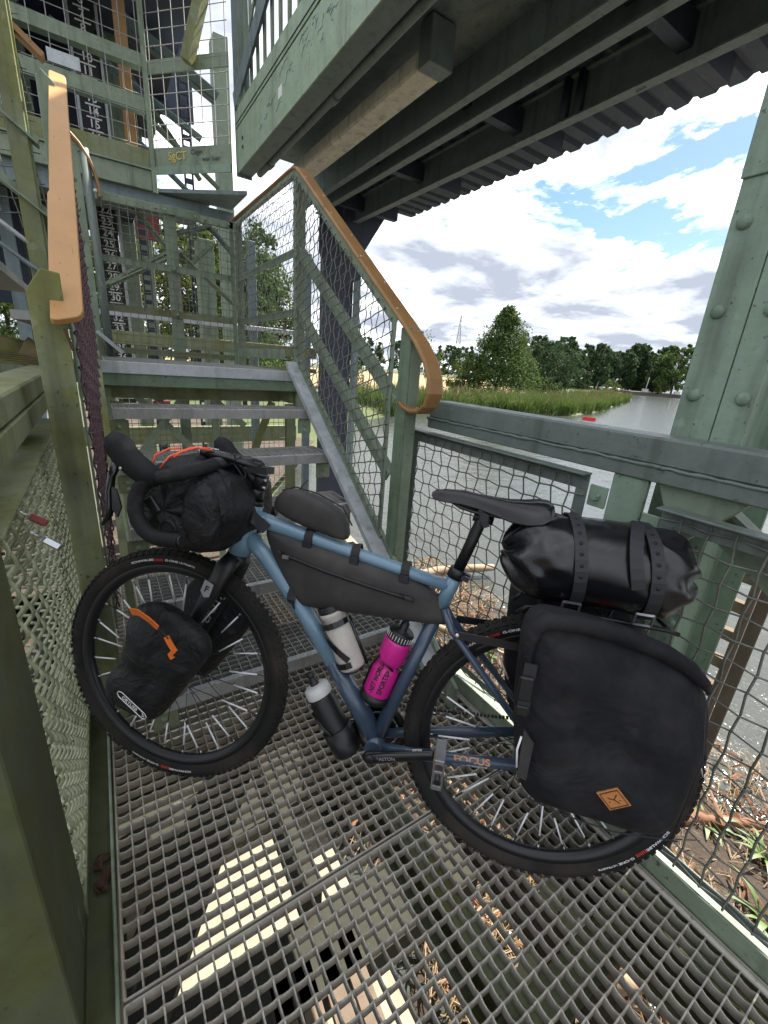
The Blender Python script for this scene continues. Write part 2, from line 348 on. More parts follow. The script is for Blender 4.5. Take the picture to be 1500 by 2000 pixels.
MAT['reflector'] = plain('white_spoke_reflector', (0.82, 0.83, 0.85), rough=0.3, var=0.03)
MAT['steel'] = plain('bright_steel', (0.55, 0.56, 0.58), rough=0.28, metal=0.9, var=0.08)
MAT['chain'] = plain('oily_chain', (0.035, 0.03, 0.025), rough=0.4, metal=0.6)
MAT['leather'] = plain('tan_leather', (0.48, 0.19, 0.055), rough=0.6, var=0.15, nscale=80)
MAT['leather_dark'] = plain('burnt_leather_line', (0.07, 0.03, 0.015), rough=0.7)
MAT['amber'] = plain('amber_reflector', (0.75, 0.27, 0.03), rough=0.2)
MAT['red'] = plain('red_plastic', (0.62, 0.03, 0.03), rough=0.35)
MAT['red_paint'] = paint('weathered_red_paint', (0.26, 0.055, 0.05), dirt=0.3)
MAT['mark_white'] = plain('white_marking', (0.75, 0.75, 0.74), rough=0.6, var=0.1)
MAT['mark_grey'] = plain('grey_marking', (0.30, 0.31, 0.32), rough=0.5, var=0.1)
MAT['mark_black'] = plain('black_marking', (0.012, 0.012, 0.012), rough=0.6)
MAT['mark_copper'] = plain('copper_marking', (0.62, 0.33, 0.20), rough=0.4)
MAT['mark_red'] = plain('red_marking', (0.55, 0.04, 0.03), rough=0.6)
MAT['mark_yellow'] = plain('yellow_paint_pen', (0.68, 0.48, 0.08), rough=0.7)
MAT['chalk'] = plain('pale_blue_chalk', (0.32, 0.47, 0.48), rough=0.9, var=0.2)
MAT['gauge_black'] = paint('gauge_board_black', (0.02, 0.021, 0.02), dirt=0.2)
MAT['concrete'] = paint('pale_concrete', (0.30, 0.265, 0.20), moss=0.0, dirt=0.3, dirtcol=(0.2, 0.16, 0.11), rough=0.9)
MAT['timber'] = paint('weathered_timber', (0.15, 0.115, 0.085), moss=0.2, dirt=0.3, rough=0.9)
MAT['timber_moss'] = paint('mossy_rotten_timber', (0.16, 0.12, 0.07), moss=0.65, dirt=0.4, rough=0.95, mosscol=(0.12, 0.115, 0.03))
MAT['wood_drift'] = paint('driftwood', (0.30, 0.22, 0.15), dirt=0.35, dirtcol=(0.13, 0.09, 0.06), rough=0.9)
MAT['wood_red'] = paint('reddish_driftwood', (0.19, 0.095, 0.055), dirt=0.3, rough=0.9)
MAT['dead_leaf'] = plain('dead_leaf', (0.07, 0.032, 0.022), rough=0.8, var=0.4)
# ================================================================== platform
XL, XR = -0.105, 1.085
def grating(name, x0, x1, y0, y1, z, label, cat='floor grating', px=0.0335, py=0.0350, h=0.030, mat='grating', parent=None, group=None, t=0.0033, serr=0.006):
    mb = MB(); nx = int(round((x1 - x0) / px)); ny = int(round((y1 - y0) / py)); px = (x1 - x0) / nx; py = (y1 - y0) / ny
    rnd = random.Random(hash(name) % 99 + ny)
    def strip(p0, d, L, cnt, side):
        p0, d, side = V(p0), V(d), V(side); o = len(mb.v); sub = cnt * 3
        for i in range(sub + 1):
            q = p0 + d * (L * i / sub); zz = (0, -serr, -serr)[i % 3] if serr else 0
            for s_ in (-1, 1): mb.v.append(q + side * (s_ * t / 2) + V((0, 0, zz)))
            for s_ in (-1, 1): mb.v.append(q + side * (s_ * t / 2) - V((0, 0, h)))
        for i in range(sub):
            a = o + i * 4; b = a + 4
            mb.f += [(a, a + 1, b + 1, b), (a + 1, a + 3, b + 3, b + 1), (a, b, b + 2, a + 2)]; mb.sm += [False] * 3
    for j in range(1, ny): strip((x0, y0 + j * py, z), (1, 0, 0), x1 - x0, nx, (0, 1, 0))
    for i in range(1, nx): strip((x0 + i * px, y0, z - 0.002), (0, 1, 0), y1 - y0, ny, (1, 0, 0))
    fr = MB()
    for yy in (y0, y1): fr.box((x0, yy - 0.002, z - h - 0.001), (x1, yy + 0.002, z + 0.001))
    for xx in (x0, x1): fr.box((xx - 0.002, y0, z - h - 0.0015), (xx + 0.002, y1, z + 0.0005))
    if parent:
        f = build('bar_lattice', mb, MAT[mat], parent, kind='stuff'); build('edge_bar', fr, MAT[mat], parent); return f
    root = thing(name, label, cat, ((x0 + x1) / 2, (y0 + y1) / 2, z - h), group=group)
    build('bar_lattice', mb, MAT[mat], root, kind='stuff'); build('edge_bar', fr, MAT[mat], root); return root
grating('floor_grating', XL, XR, 0.644, 2.60, 0, 'far steel floor grating under the bicycle front wheel', group='platform floor gratings')
grating('floor_grating', XL, XR, -0.70, 0.634, 0, 'near steel floor grating in the foreground, below the bicycle rear wheel', group='platform floor gratings')

# edge plates and lower beams of the platform
def solo(name, mb, mat, label, cat, base=None, bevel=0.002, group=None):
    if base is None:
        xs = [p.x for p in mb.v]; ys = [p.y for p in mb.v]; base = ((min(xs) + max(xs)) / 2, (min(ys) + max(ys)) / 2, min(p.z for p in mb.v))
    return build(name, mb, MAT[mat], None, base=base, label=label, cat=cat, bevel=bevel, group=group)
m = MB().box((XL - 0.014, -0.9, -0.13), (XL - 0.007, 2.6, 0.012)); solo('toe_plate', m, 'green', 'thin pale green edge plate along left side of floor grating', 'toe plate')
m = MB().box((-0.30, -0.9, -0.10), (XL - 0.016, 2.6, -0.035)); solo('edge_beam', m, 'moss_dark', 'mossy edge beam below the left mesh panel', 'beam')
rt = thing('toe_plate', 'green angle edge plate along right side of floor grating', 'toe plate', (1.10, 0.5, -0.1))
build('upright', MB().box((1.094, -0.9, -0.10), (1.101, 1.55, 0.055)), MAT['green'], rt, bevel=0.001)
build('flange', MB().box((1.1012, -0.9, 0.030), (1.165, 1.55, 0.038)), MAT['green'], rt)
m = MB().tube([(1.078, -0.9, -0.008), (1.078, 1.5, -0.008)], 0.009, 8); solo('edge_rod', m, 'grating', 'round steel rod along right edge of floor grating', 'rod', bevel=0)
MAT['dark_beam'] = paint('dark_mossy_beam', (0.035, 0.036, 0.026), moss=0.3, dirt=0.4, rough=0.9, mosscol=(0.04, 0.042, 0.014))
solo('shade_wall', MB().box((-0.40, -2.0, -2.2), (-0.33, 2.65, -0.11)), 'dark_beam', 'added dark shading wall below the left edge of the platform', 'wall')  # wall added to darken the space under the grating
# beams under the grating
def ibeam(mb, p0, p1, w_, h_, t=0.012):
    p0, p1 = V(p0), V(p1)
    mb.bar(p0 + V((0, 0, h_ / 2 - t / 2)), p1 + V((0, 0, h_ / 2 - t / 2)), w_, t); mb.bar(p0 - V((0, 0, h_ / 2 - t / 2)), p1 - V((0, 0, h_ / 2 - t / 2)), w_, t)
    mb.bar(p0, p1, t, h_ - 2 * t); return mb
for i, (x, ww, hh) in enumerate(((-0.21, 0.10, 0.20), (0.60, 0.07, 0.18), (1.05, 0.10, 0.20))):
    solo('floor_beam', ibeam(MB(), (x, -1.2, -0.14 - hh / 2 + 0.1), (x, 2.7, -0.14 - hh / 2 + 0.1), ww, hh), 'green_moss', ('mossy lengthwise beam below the floor grating, left of the three', 'mossy lengthwise beam below the floor grating, middle one of three', 'mossy lengthwise beam below the floor grating, right of the three')[i], 'beam', group='beams below the grating')
for i, y in enumerate((-0.35, 0.22, 1.30, 1.95)):
    solo('cross_beam', ibeam(MB(), (-0.3, y, -0.16), (1.1, y, -0.16), 0.07, 0.14), 'green_moss', 'mossy cross beam below the floor grating, %s counted from the camera' % ('first', 'second', 'third', 'fourth')[i], 'beam', group='cross beams below the grating')
# diagonal brace plates lower down
solo('brace_beam', MB().bar((0.90, -0.8, -0.30), (0.90, 0.95, -0.30), 0.10, 0.03), 'timber', 'flat brown beam seen through the grating in the right foreground', 'beam')
for i, x in enumerate((0.30, 0.40, 0.50, 0.60)):
    solo('walk_plank', MB().bar((x - 0.1, -0.8, -1.15), (x + 0.02, 1.0, -1.15), 0.075, 0.04), 'timber', 'brown plank below the grating, %s of four from the left' % ('first', 'second', 'third', 'fourth')[i], 'plank', group='planks below the grating')
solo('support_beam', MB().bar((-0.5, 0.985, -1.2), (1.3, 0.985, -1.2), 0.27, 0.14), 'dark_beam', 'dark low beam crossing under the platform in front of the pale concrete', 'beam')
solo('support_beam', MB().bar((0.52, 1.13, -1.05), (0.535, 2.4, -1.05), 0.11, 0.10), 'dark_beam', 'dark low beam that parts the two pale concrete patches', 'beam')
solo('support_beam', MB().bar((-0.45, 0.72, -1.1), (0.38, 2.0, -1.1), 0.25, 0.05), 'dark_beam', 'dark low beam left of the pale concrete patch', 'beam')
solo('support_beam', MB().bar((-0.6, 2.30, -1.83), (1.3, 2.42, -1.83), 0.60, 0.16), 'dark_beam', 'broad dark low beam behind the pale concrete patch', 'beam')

# ================================================================== right guard rail
gr = thing('guard_rail', 'grey-green welded steel guard rail beam on the river side', 'guard rail', (1.17, 0.5, -0.2))
build('top_rail', MB().box((1.125, -1.2, 1.052), (1.225, 1.40, 1.121)), MAT['green_rail'], gr, bevel=0.006)
build('lower_rail_angle', MB().box((1.121, -1.2, 1.012), (1.219, 1.40, 1.049)), MAT['green_rail'], gr, bevel=0.003)
wl = MB(); rnd = random.Random(3); pts = []
for i in range(131): pts.append((1.1215 + rnd.uniform(-0.0012, 0.0012), -1.2 + i * 0.02, 1.0505 + rnd.uniform(-0.0018, 0.0018)))
wl.tube(pts, [0.0045 + rnd.uniform(-0.001, 0.0015) for _ in pts], 6); build('weld_seam', wl, MAT['green_rail'], gr)
build('post', MB().box((1.128, 0.505, -0.35), (1.148, 0.595, 1.011)), MAT['green_clean'], gr, bevel=0.003)
build('post', MB().box((1.128, -0.60, -0.35), (1.148, -0.51, 1.011)), MAT['green_clean'], gr, bevel=0.003)
build('gusset', MB().prism([(1.15, 0.49, 1.01), (1.15, 0.30, 1.01), (1.15, 0.42, 0.86)], (0.05, 0, 0)), MAT['green'], gr)
bolt = None
def bolts(parent, ps, nrm, r=0.012, mat='green', hexa=True, name='bolt'):
    out = []
    mb = MB(); n = V(nrm)
    if hexa: mb.lathe([(r, 0), (r, r * 0.7), (r * 0.9, r * 0.85), (0.0001, r * 0.85)], ps[0], n, n.orthogonal(), 6, smooth=False)
    else: mb.dome(ps[0], n, r)
    a = build(name, mb, MAT[mat], parent)
    for p in ps[1:]: dup(a, parent, V(p) - V(ps[0]))
    return a
def mesh_panel(label, x, y0, y1, z0, z1, pitch=(0.052, 0.050), lugs=(), wire='wire', r=0.0026, frame='green_rail', nrm=-1, group=None, leg=0.045, amp=0.005, name='mesh_panel'):
    p = thing(name, label, 'mesh panel', (x, (y0 + y1) / 2, z0), group=group)
    mb = MB(); t = 0.006
    o = x + 0.004
    mb.box((o, y0, z1 - leg), (o + t, y1, z1)); mb.box((o, y0, z0), (o + t, y1, z0 + leg * 0.6))
    mb.box((o, y0, z0 + leg * 0.6), (o + t, y0 + leg * 0.8, z1 - leg)); mb.box((o, y1 - leg * 0.8, z0 + leg * 0.6), (o + t, y1, z1 - leg))
    mb.box((o - 0.035 if nrm < 0 else o, y0 - 0.002, z1 + 0.0005), (o + t if nrm < 0 else o + 0.04, y1 + 0.002, z1 + 0.0065))
    build('frame', mb, MAT[frame], p, bevel=0.0015)
    wm = MB(); wires(wm, (x - 0.004, y0, z0), (0, 1, 0), (0, 0, 1), [(0.005, 0.005), (y1 - y0 - 0.005, 0.005), (y1 - y0 - 0.005, z1 - z0 - 0.006), (0.005, z1 - z0 - 0.006)], (0, math.pi / 2), pitch[::-1], r, amp)
    build('wire_mesh', wm, MAT[wire], p, kind='stuff'); return p
p1 = mesh_panel('wire mesh panel behind the saddle, between stair post and green post', 1.118, 0.655, 1.49, 0.07, 0.990, group='river side mesh panels')
p2 = mesh_panel('wire mesh panel behind the rear panniers at right edge', 1.118, -0.75, 0.452, 0.05, 0.957, pitch=(0.055, 0.054), group='river side mesh panels', r=0.0026)
lg = MB().box((1.128, 0.60, 0.905), (1.136, 0.652, 0.965)); build('lug', lg, MAT['green_clean'], p1, bevel=0.002)
bolts(p1, [(1.127, 0.628, 0.937)], (-1, 0, 0), 0.013, 'green_clean')
lg = MB().box((1.128, 0.455, 0.86), (1.136, 0.50, 0.93)); build('lug', lg, MAT['green_clean'], p2, bevel=0.002)
bolts(p2, [(1.127, 0.478, 0.90)], (-1, 0, 0), 0.012, 'green_clean')
# diagonal braces outside the rail
br = thing('diagonal_brace', 'pale green angled brace behind the guard rail at far right', 'brace', (1.3, 0.1, 0.2))
build('leg', MB().bar((1.30, 0.50, 1.0), (1.33, -0.5, 0.32), 0.012, 0.09), MAT['green'], br)
build('leg', MB().bar((1.26, 0.42, 1.0), (1.29, -0.5, 0.40), 0.05, 0.010), MAT['green'], br)

# right column
cl = thing('riveted_column', 'tall green riveted steel column beyond the guard rail at right', 'column', (1.45, 0.48, -2.1))
build('front_angle', MB().box((1.300, 0.4705, -2.1), (1.312, 0.562, 2.9)), MAT['green_clean'], cl, bevel=0.002)
build('front_angle', MB().box((1.302, 0.400, -2.1), (1.313, 0.4685, 2.9)), MAT['green_clean'], cl, bevel=0.002)
build('web', MB().box((1.3135, 0.462, -2.1), (1.66, 0.476, 2.88)), MAT['green_clean'], cl)
build('rear_flange', MB().box((1.661, 0.39, -2.1), (1.675, 0.56, 2.88)), MAT['green_clean'], cl)
build('tie_plate', MB().box((1.2945, 0.42, 1.70), (1.2995, 0.565, 1.95)), MAT['green_clean'], cl, bevel=0.002)
bolts(cl, [(1.300, 0.532, z) for z in (1.61, 1.42, 1.222, 0.8, 0.6, 0.4)] + [(1.302, 0.425, z) for z in (1.222, 1.42, 1.61, 0.8, 0.6)], (-1, 0, 0), 0.017, 'green_clean', hexa=False, name='rivet')
# rusty toothed rack behind the pannier
rk = thing('toothed_rack', 'rusty vertical ladder rack behind the mesh at right', 'rack', (1.75, 0.25, -2.1))
for yy in (0.43, 0.365): build('upright', MB().box((1.72, yy - 0.009, -2.1), (1.76, yy + 0.009, 0.75)), MAT['timber'], rk)
build('cover_plate', MB().box((1.735, 0.315, -2.1), (1.747, 0.350, 0.75)), MAT['timber'], rk)
a = build('rung', MB().box((1.725, 0.3745, -2.0), (1.755, 0.4205, -1.96)), MAT['timber'], rk)
for i in range(1, 25): dup(a, rk, (0, 0, i * 0.11))

# ================================================================== staircase
RISE, GO, Y0S = 0.1952, 0.2590, 1.232
st = thing('staircase', 'steel staircase with six grating treads rising to the landing', 'staircase', (0.5, 1.8, 0))
TX0, TX1 = 0.03, 0.985
for k in range(5):
    y, z = Y0S + k * GO, RISE * (k + 1)
    tr = MB().box((TX0, y, z - 0.045), (TX1, y + 0.004, z + 0.001)); tr.box((TX0, y + 0.235, z - 0.032), (TX1, y + 0.238, z))
    tr.box((TX0, y + 0.0045, z - 0.05), (TX0 + 0.004, y + 0.2345, z)); tr.box((TX1 - 0.004, y + 0.0045, z - 0.05), (TX1, y + 0.2345, z))
    t_ = build('tread', tr, MAT['galv_old' if k else 'galv_old'], st)
    mb = MB(); px, py = 0.034, 0.0265
    for j in range(1, 9):
        yy = y + j * py; o = len(mb.v); n = 56
        pts = [(TX0 + (TX1 - TX0) * i / n, yy, z - (0 if i % 2 else 0.005)) for i in range(n + 1)]
        for i in range(n):
            a, b = pts[i], pts[i + 1]
            mb.add([(a[0], a[1] - .0014, a[2]), (a[0], a[1] + .0014, a[2]), (b[0], b[1] + .0014, b[2]), (b[0], b[1] - .0014, b[2]), (a[0], a[1] - .0014, z - .03), (b[0], b[1] - .0014, z - .03)], [(0, 1, 2, 3), (0, 3, 5, 4)])
    for i in range(1, 28): mb.box((TX0 + i * px - 0.0014, y + 0.004, z - 0.028), (TX0 + i * px + 0.0014, y + 0.235, z - 0.002))
    build('bar_lattice', mb, MAT['galv_old'], t_, kind='stuff')
    ns = MB()
    for i in range(1, 64): ns.dome((TX0 + i * 0.015, y + 0.010 + (i % 2) * 0.009, z + 0.0005), (0, 0, 1), 0.0055, 0.5, 6)
    ns.box((TX0, y + 0.0045, z - 0.002), (TX1, y + 0.026, z + 0.0004)); build('nosing_strip', ns, MAT['galv'], t_)
slope = V((0, GO, RISE)).normalized(); nrm_s = V((0, -RISE, GO)).normalized()
for nm, x0, x1 in (('stringer', -0.012, 0.012), ('stringer', 1.004, 1.020)):
    k0 = 2.2 if x0 < 0.5 else 0.0; a0, a1 = V((0, 0.92, -0.05)) + V((0, GO, RISE)) * k0, V((0, 0.92, -0.05)) + V((0, GO, RISE)) * 6.35
    mb = MB().prism([(x0, a0.y, a0.z), (x0, a1.y, a1.z), (x0, a1.y, a1.z + 0.09), (x0, a0.y, a0.z + 0.14)], (x1 - x0, 0, 0)); build('stringer', mb, MAT['green_moss' if x0 < 0.5 else 'green'], st, bevel=0.001)
for k in range(5):   # bolted brackets that carry the treads
    y, z = Y0S + k * GO, RISE * (k + 1)
    for xx, s_ in ((0.014, 1), (0.985, -1)):
        mb = MB().box((min(xx, xx + 0.075 * s_), y + 0.02, z - 0.13), (max(xx, xx + 0.075 * s_), y + 0.028, z - 0.052)); mb.box((xx - 0.003 if s_ > 0 else xx + 0.001, y + 0.0285, z - 0.125), (xx + 0.001 if s_ > 0 else xx + 0.005, y + 0.20, z - 0.053))
        b_ = build('tread_bracket', mb, MAT['green_moss' if s_ > 0 else 'green'], st, bevel=0.002)
        bolts(b_, [(xx + 0.035 * s_, y + 0.02, z - 0.085), (xx + 0.035 * s_, y + 0.02, z - 0.115)], (0, -1, 0), 0.011, 'green', hexa=False)
# landing
ZL = RISE * 6; YL = Y0S + 5 * GO
ld = thing('landing', 'grating landing at the top of the first stairs', 'landing', (0.5, 3.2, 0.9))
grating('landing_grating', 0.03, 0.985, YL + 0.006, 3.84, ZL, '', parent=ld, mat='galv_old', serr=0.004)
build('front_angle', MB().box((-0.02, YL - 0.002, ZL - 0.055), (1.0, YL + 0.005, ZL + 0.001)), MAT['galv'], ld, bevel=0.002)
build('front_beam', MB().box((-0.03, YL + 0.008, ZL - 0.115), (1.02, YL + 0.06, ZL - 0.057)), MAT['green_rust'], ld, bevel=0.003)
build('low_beam', MB().box((0.0, YL + 0.30, ZL - 0.20), (1.0, YL + 0.36, ZL - 0.12)), MAT['green_moss'], ld)
build('rear_beam', MB().box((-0.6, 3.83, ZL - 0.19), (1.03, 3.88, ZL - 0.034)), MAT['green'], ld)
for x in (0.02, 1.0): build('side_beam', MB().box((x - 0.02, YL + 0.061, ZL - 0.19), (x + 0.02, 3.829, ZL - 0.034)), MAT['green_moss'], ld)
for x in (0.06, 0.995): build('leg', MB().box((x - 0.03, 2.62, -2), (x + 0.03, 2.66, ZL - 0.2)), MAT['green_moss'], ld, bevel=0.003)
for x in (0.05, 0.78): build('leg', MB().box((x - 0.03, 3.80, -2), (x + 0.03, 3.828, ZL - 0.2)), MAT['green'], ld, bevel=0.003)
def brace(parent, p0, p1, leg=0.055, mat='green', name='diagonal'):
    p0, p1 = V(p0), V(p1); d = (p1 - p0).normalized(); a = d.cross(V((0, 1, 0))).normalized()
    return build(name, MB().angle(p0, p1, leg, 0.007, a, (0, 1, 0)), MAT[mat], parent)
brace(ld, (0.10, 3.72, 0.30), (0.62, 3.72, 0.98), 0.05); brace(ld, (0.62, 3.70, 0.98), (0.98, 3.70, 0.66), 0.05)
brace(ld, (0.14, 3.74, 0.95), (0.80, 3.74, 0.2), 0.05); brace(ld, (0.62, 2.9, 0.0), (0.99, 2.9, 0.95), 0.05, 'green_moss')
# steel wheel channel beside the stairs
ch = MB(); q0 = V((0.985, 2.545, 1.225)); q1 = V((0.985, 0.98, 0.105))
ch.sweep([q0, q0.lerp(q1, 0.5), q1], [(-0.052, 0.022), (-0.052, -0.004), (0.052, -0.004), (0.052, 0.022), (0.047, 0.022), (0.047, 0.0), (0.012, 0.0), (0.010, 0.004), (0.006, 0.0), (-0.047, 0.0), (-0.047, 0.022)], (1, 0, 0))
wc = build('wheel_channel', ch, MAT['galv'], None, base=(0.985, 1.0, 0.1), label='galvanised steel wheel channel running down the right side of the stairs', cat='wheel channel')
bolts(wc, [(1.02, 1.36, 0.388), (1.02, 2.44, 1.163)], (0.0, -0.58, 0.81), 0.008, 'galv', hexa=False)
ch2 = MB(); ch2.sweep([(0.155, 3.72, 1.195), (0.015, 3.72, 1.325)], [(-0.05, 0.02), (-0.05, -0.004), (0.05, -0.004), (0.05, 0.02), (0.045, 0.02), (0.045, 0), (-0.045, 0), (-0.045, 0.02)], (0, 1, 0))
solo('wheel_channel', ch2, 'galv', 'short end of a grey wheel channel at back left of the landing', 'wheel channel', bevel=0)

# ---- right stair railing with the curled handrail
rr = thing('stair_railing', 'right stair railing with brown curled handrail and diamond mesh', 'railing', (1.01, 2.6, 0))
hp = [(1.0, 3.88, 2.218), (1.0, 3.2, 2.212), (1.0, 2.66, 2.206), (1.0, 2.60, 2.203), (1.0, 2.555, 2.19), (1.0, 2.50, 2.155), (1.0, 1.55, 1.468), (1.0, 1.45, 1.396), (1.0, 1.36, 1.327), (1.0, 1.295, 1.262), (1.0, 1.262, 1.205), (1.0, 1.255, 1.155), (1.0, 1.272, 1.11), (1.0, 1.312, 1.083), (1.0, 1.365, 1.078), (1.0, 1.415, 1.090), (1.0, 1.44, 1.105)]
hs = MB().sweep([(p[0] + 0.026, p[1], p[2]) for p in hp], [(-0.034, -0.008), (0.034, -0.008), (0.037, 0.0), (0.030, 0.008), (-0.030, 0.008), (-0.037, 0.0)], (-1, 0, 0))
hr = build('handrail', hs, MAT['brown_rail'], rr, bevel=0.003)
bolts(rr, [(1.026 + (0.016 if k_ % 2 else -0.016), 2.45 - 0.155 * k_, 2.155 - 0.036 + 0.008 - 0.1121 * k_ + 0.0005) for k_ in range(7)], (0, -0.586, 0.81), 0.0055, 'galv', hexa=False, name='screw')
for k_ in (0.33, 0.72): build('joint_line', MB().bar((0.990, 2.50 - 0.95 * k_, 2.155 - 0.687 * k_ + 0.0095), (1.062, 2.50 - 0.95 * k_ + 0.004, 2.155 - 0.687 * k_ + 0.0095), 0.003, 0.001, up=(0, -0.586, 0.81)), MAT['leather_dark'], rr)
def post(parent, x0, x1, y0, y1, z0, z1, mat='green', name='post'): return build(name, MB().box((x0, y0, z0), (x1, y1, z1)), MAT[mat], parent, bevel=0.003)
post(rr, 1.006, 1.014, 1.405, 1.475, -0.3, 1.385, 'green_rust'); post(rr, 1.0145, 1.066, 1.405, 1.413, -0.3, 1.375, 'green')
post(rr, 1.004, 1.055, 2.555, 2.563, 0.95, 2.188); post(rr, 1.004, 1.012, 2.5635, 2.615, 0.95, 2.188)
post(rr, 1.004, 1.05, 3.80, 3.85, 1.0, 2.20)
for (ya, za, yb, zb) in ((2.55, 1.835, 1.48, 1.115), (2.55, 1.525, 1.48, 0.80)):
    mb = MB().angle((1.004, ya, za), (1.004, yb, zb), 0.042, 0.006, (0, 0.58, -0.81), (1, 0, 0)); build('mid_rail', mb, MAT['green'], rr)
for z in (1.83, 1.52): build('mid_rail', MB().angle((1.004, 2.62, z), (1.004, 3.80, z), 0.042, 0.006, (0, 0, -1), (1, 0, 0)), MAT['green'], rr)
# mesh frames and wires
mp_ = thing('mesh_panel', 'sloping diamond mesh panel below the brown handrail', 'mesh panel', (0.995, 1.5, 0.5), group='right stair mesh panels')
fb = MB()
def flat(mb, p0, p1, w_, x): mb.bar((x, p0[0], p0[1]), (x, p1[0], p1[1]), 0.005, w_, up=V((1, 0, 0)).cross(V((0, p1[0] - p0[0], p1[1] - p0[1]))))
sl0, sl1 = (1.515, 1.415), (2.545, 2.165)
flat(fb, (1.515, 0.545), (1.515, 1.400), 0.028, 0.998); flat(fb, (2.545, 1.25), (2.545, 2.155), 0.028, 0.998)
flat(fb, (1.50, 1.402), (2.56, 2.168), 0.035, 0.9975); flat(fb, (1.50, 0.50), (2.56, 1.265), 0.035, 0.9975); build('frame', fb, MAT['green'], mp_)
wm = MB(); an = math.atan2(RISE, GO)
wires(wm, (0.989, 0, 0), (0, 1, 0), (0, 0, 1), [(1.505, 0.515), (2.55, 1.27), (2.55, 2.160), (1.505, 1.405)], (an + math.pi / 4 + 0.12, an - math.pi / 4 - 0.12), (0.050, 0.050), 0.0027, 0.005); build('wire_mesh', wm, MAT['wire'], mp_, kind='stuff')
mp2 = thing('mesh_panel', 'upright mesh panel on the right side of the landing', 'mesh panel', (0.995, 3.2, 1.2), group='right stair mesh panels')
fb = MB(); flat(fb, (2.575, 1.23), (2.575, 2.19), 0.03, 0.998); flat(fb, (3.79, 1.23), (3.79, 2.19), 0.03, 0.998); flat(fb, (2.56, 2.17), (3.80, 2.17), 0.035, 0.9975); build('frame', fb, MAT['green'], mp2)
build('bottom_plate', MB().box((0.985, 2.72, 1.235), (0.992, 3.78, 1.295)), MAT['green'], mp2, bevel=0.002)
wm = MB(); wires(wm, (0.989, 0, 0), (0, 1, 0), (0, 0, 1), [(2.57, 1.24), (3.79, 1.24), (3.79, 2.18), (2.57, 2.18)], (0, math.pi / 2), (0.050, 0.050), 0.0022, 0.006); build('wire_mesh', wm, MAT['wire'], mp2, kind='stuff')

# ---- left stair railing with flat orange handrail
lr = thing('stair_railing', 'left stair railing with flat orange handrail and mossy post', 'railing', (-0.05, 1.9, 0))
qa, qb = V((-0.051, 1.400, 1.282)), V((-0.001, 2.62, 2.262)); qd = (qb - qa); qL = qd.length; qd.normalize(); qx = V((1, 0, 0)); qn = V((0, -qd.z, qd.y)).normalized()
oln = [(-0.034, 0.006), (-0.030, 0.0), (-0.018, 0.001), (0.008, 0.012), (0.022, 0.020), (0.030, 0.030), (0.0345, 0.046), (0.034, 0.3), (0.0335, 0.6), (0.032, 0.9), (0.030, 1.2), (0.029, qL - 0.02), (0.025, qL), (-0.022, qL + 0.012), (-0.028, qL), (-0.030, 1.2), (-0.031, 0.9), (-0.032, 0.62), (-0.0365, 0.60), (-0.036, 0.3)]
mb = MB().prism([qa + qx * u_ + qd * s_ - qn * 0.008 for (u_, s_) in oln], qn * 0.017)
build('handrail', mb, MAT['orange_rail'], lr, bevel=0.002)
build('handrail_lip', MB().bar((-0.060, 1.408, 1.270), (-0.048, 1.412, 1.218), 0.012, 0.004), MAT['leather_dark'], lr)
build('post', MB().prism([(-0.121, 1.452, -0.3), (-0.054, 1.452, -0.3), (-0.054, 1.452, 1.40), (-0.092, 1.452, 1.405), (-0.128, 1.452, 1.352), (-0.128, 1.452, 1.33)], (0, 0.007, 0)), MAT['green_moss'], lr, bevel=0.002)
build('post_flange', MB().box((-0.127, 1.4595, -0.3), (-0.121, 1.515, 1.33)), MAT['green_moss'], lr)
build('post', MB().prism([(-0.083, 2.50, 1.0), (-0.020, 2.50, 1.0), (-0.012, 2.50, 2.19), (-0.055, 2.50, 2.225), (-0.072, 2.50, 2.195)], (0, 0.007, 0)), MAT['green'], lr, bevel=0.002)
lm = thing('mesh_panel', 'purplish mesh panel on the left side of the stairs', 'mesh panel', (-0.02, 1.95, 0.3))
fb = MB(); xn, xf = -0.050, -0.004
for (p_, q_) in (((xn, 1.53, 0.32), (xn, 1.53, 1.34)), ((xf, 2.49, 1.05), (xf, 2.49, 2.10)), ((xn, 1.52, 1.33), (xf, 2.50, 2.06)), ((xn, 1.52, 0.33), (xf, 2.50, 1.06))): fb.bar(p_, q_, 0.005, 0.028, up=V((1, -0.048, 0)).cross(V(q_) - V(p_)))
build('frame', fb, MAT['green'], lm)
wm = MB(); wires(wm, (xn + 0.008 - 0.0479 * 1.53, 0, 0), (0.0479, 1, 0), (0, 0, 1), [(1.525, 0.34), (2.495, 1.07), (2.495, 2.06), (1.525, 1.33)], (an + math.pi / 4, an - math.pi / 4), (0.046, 0.046), 0.0028, 0.005); build('wire_mesh', wm, MAT['wire_purple'], lm, kind='stuff')
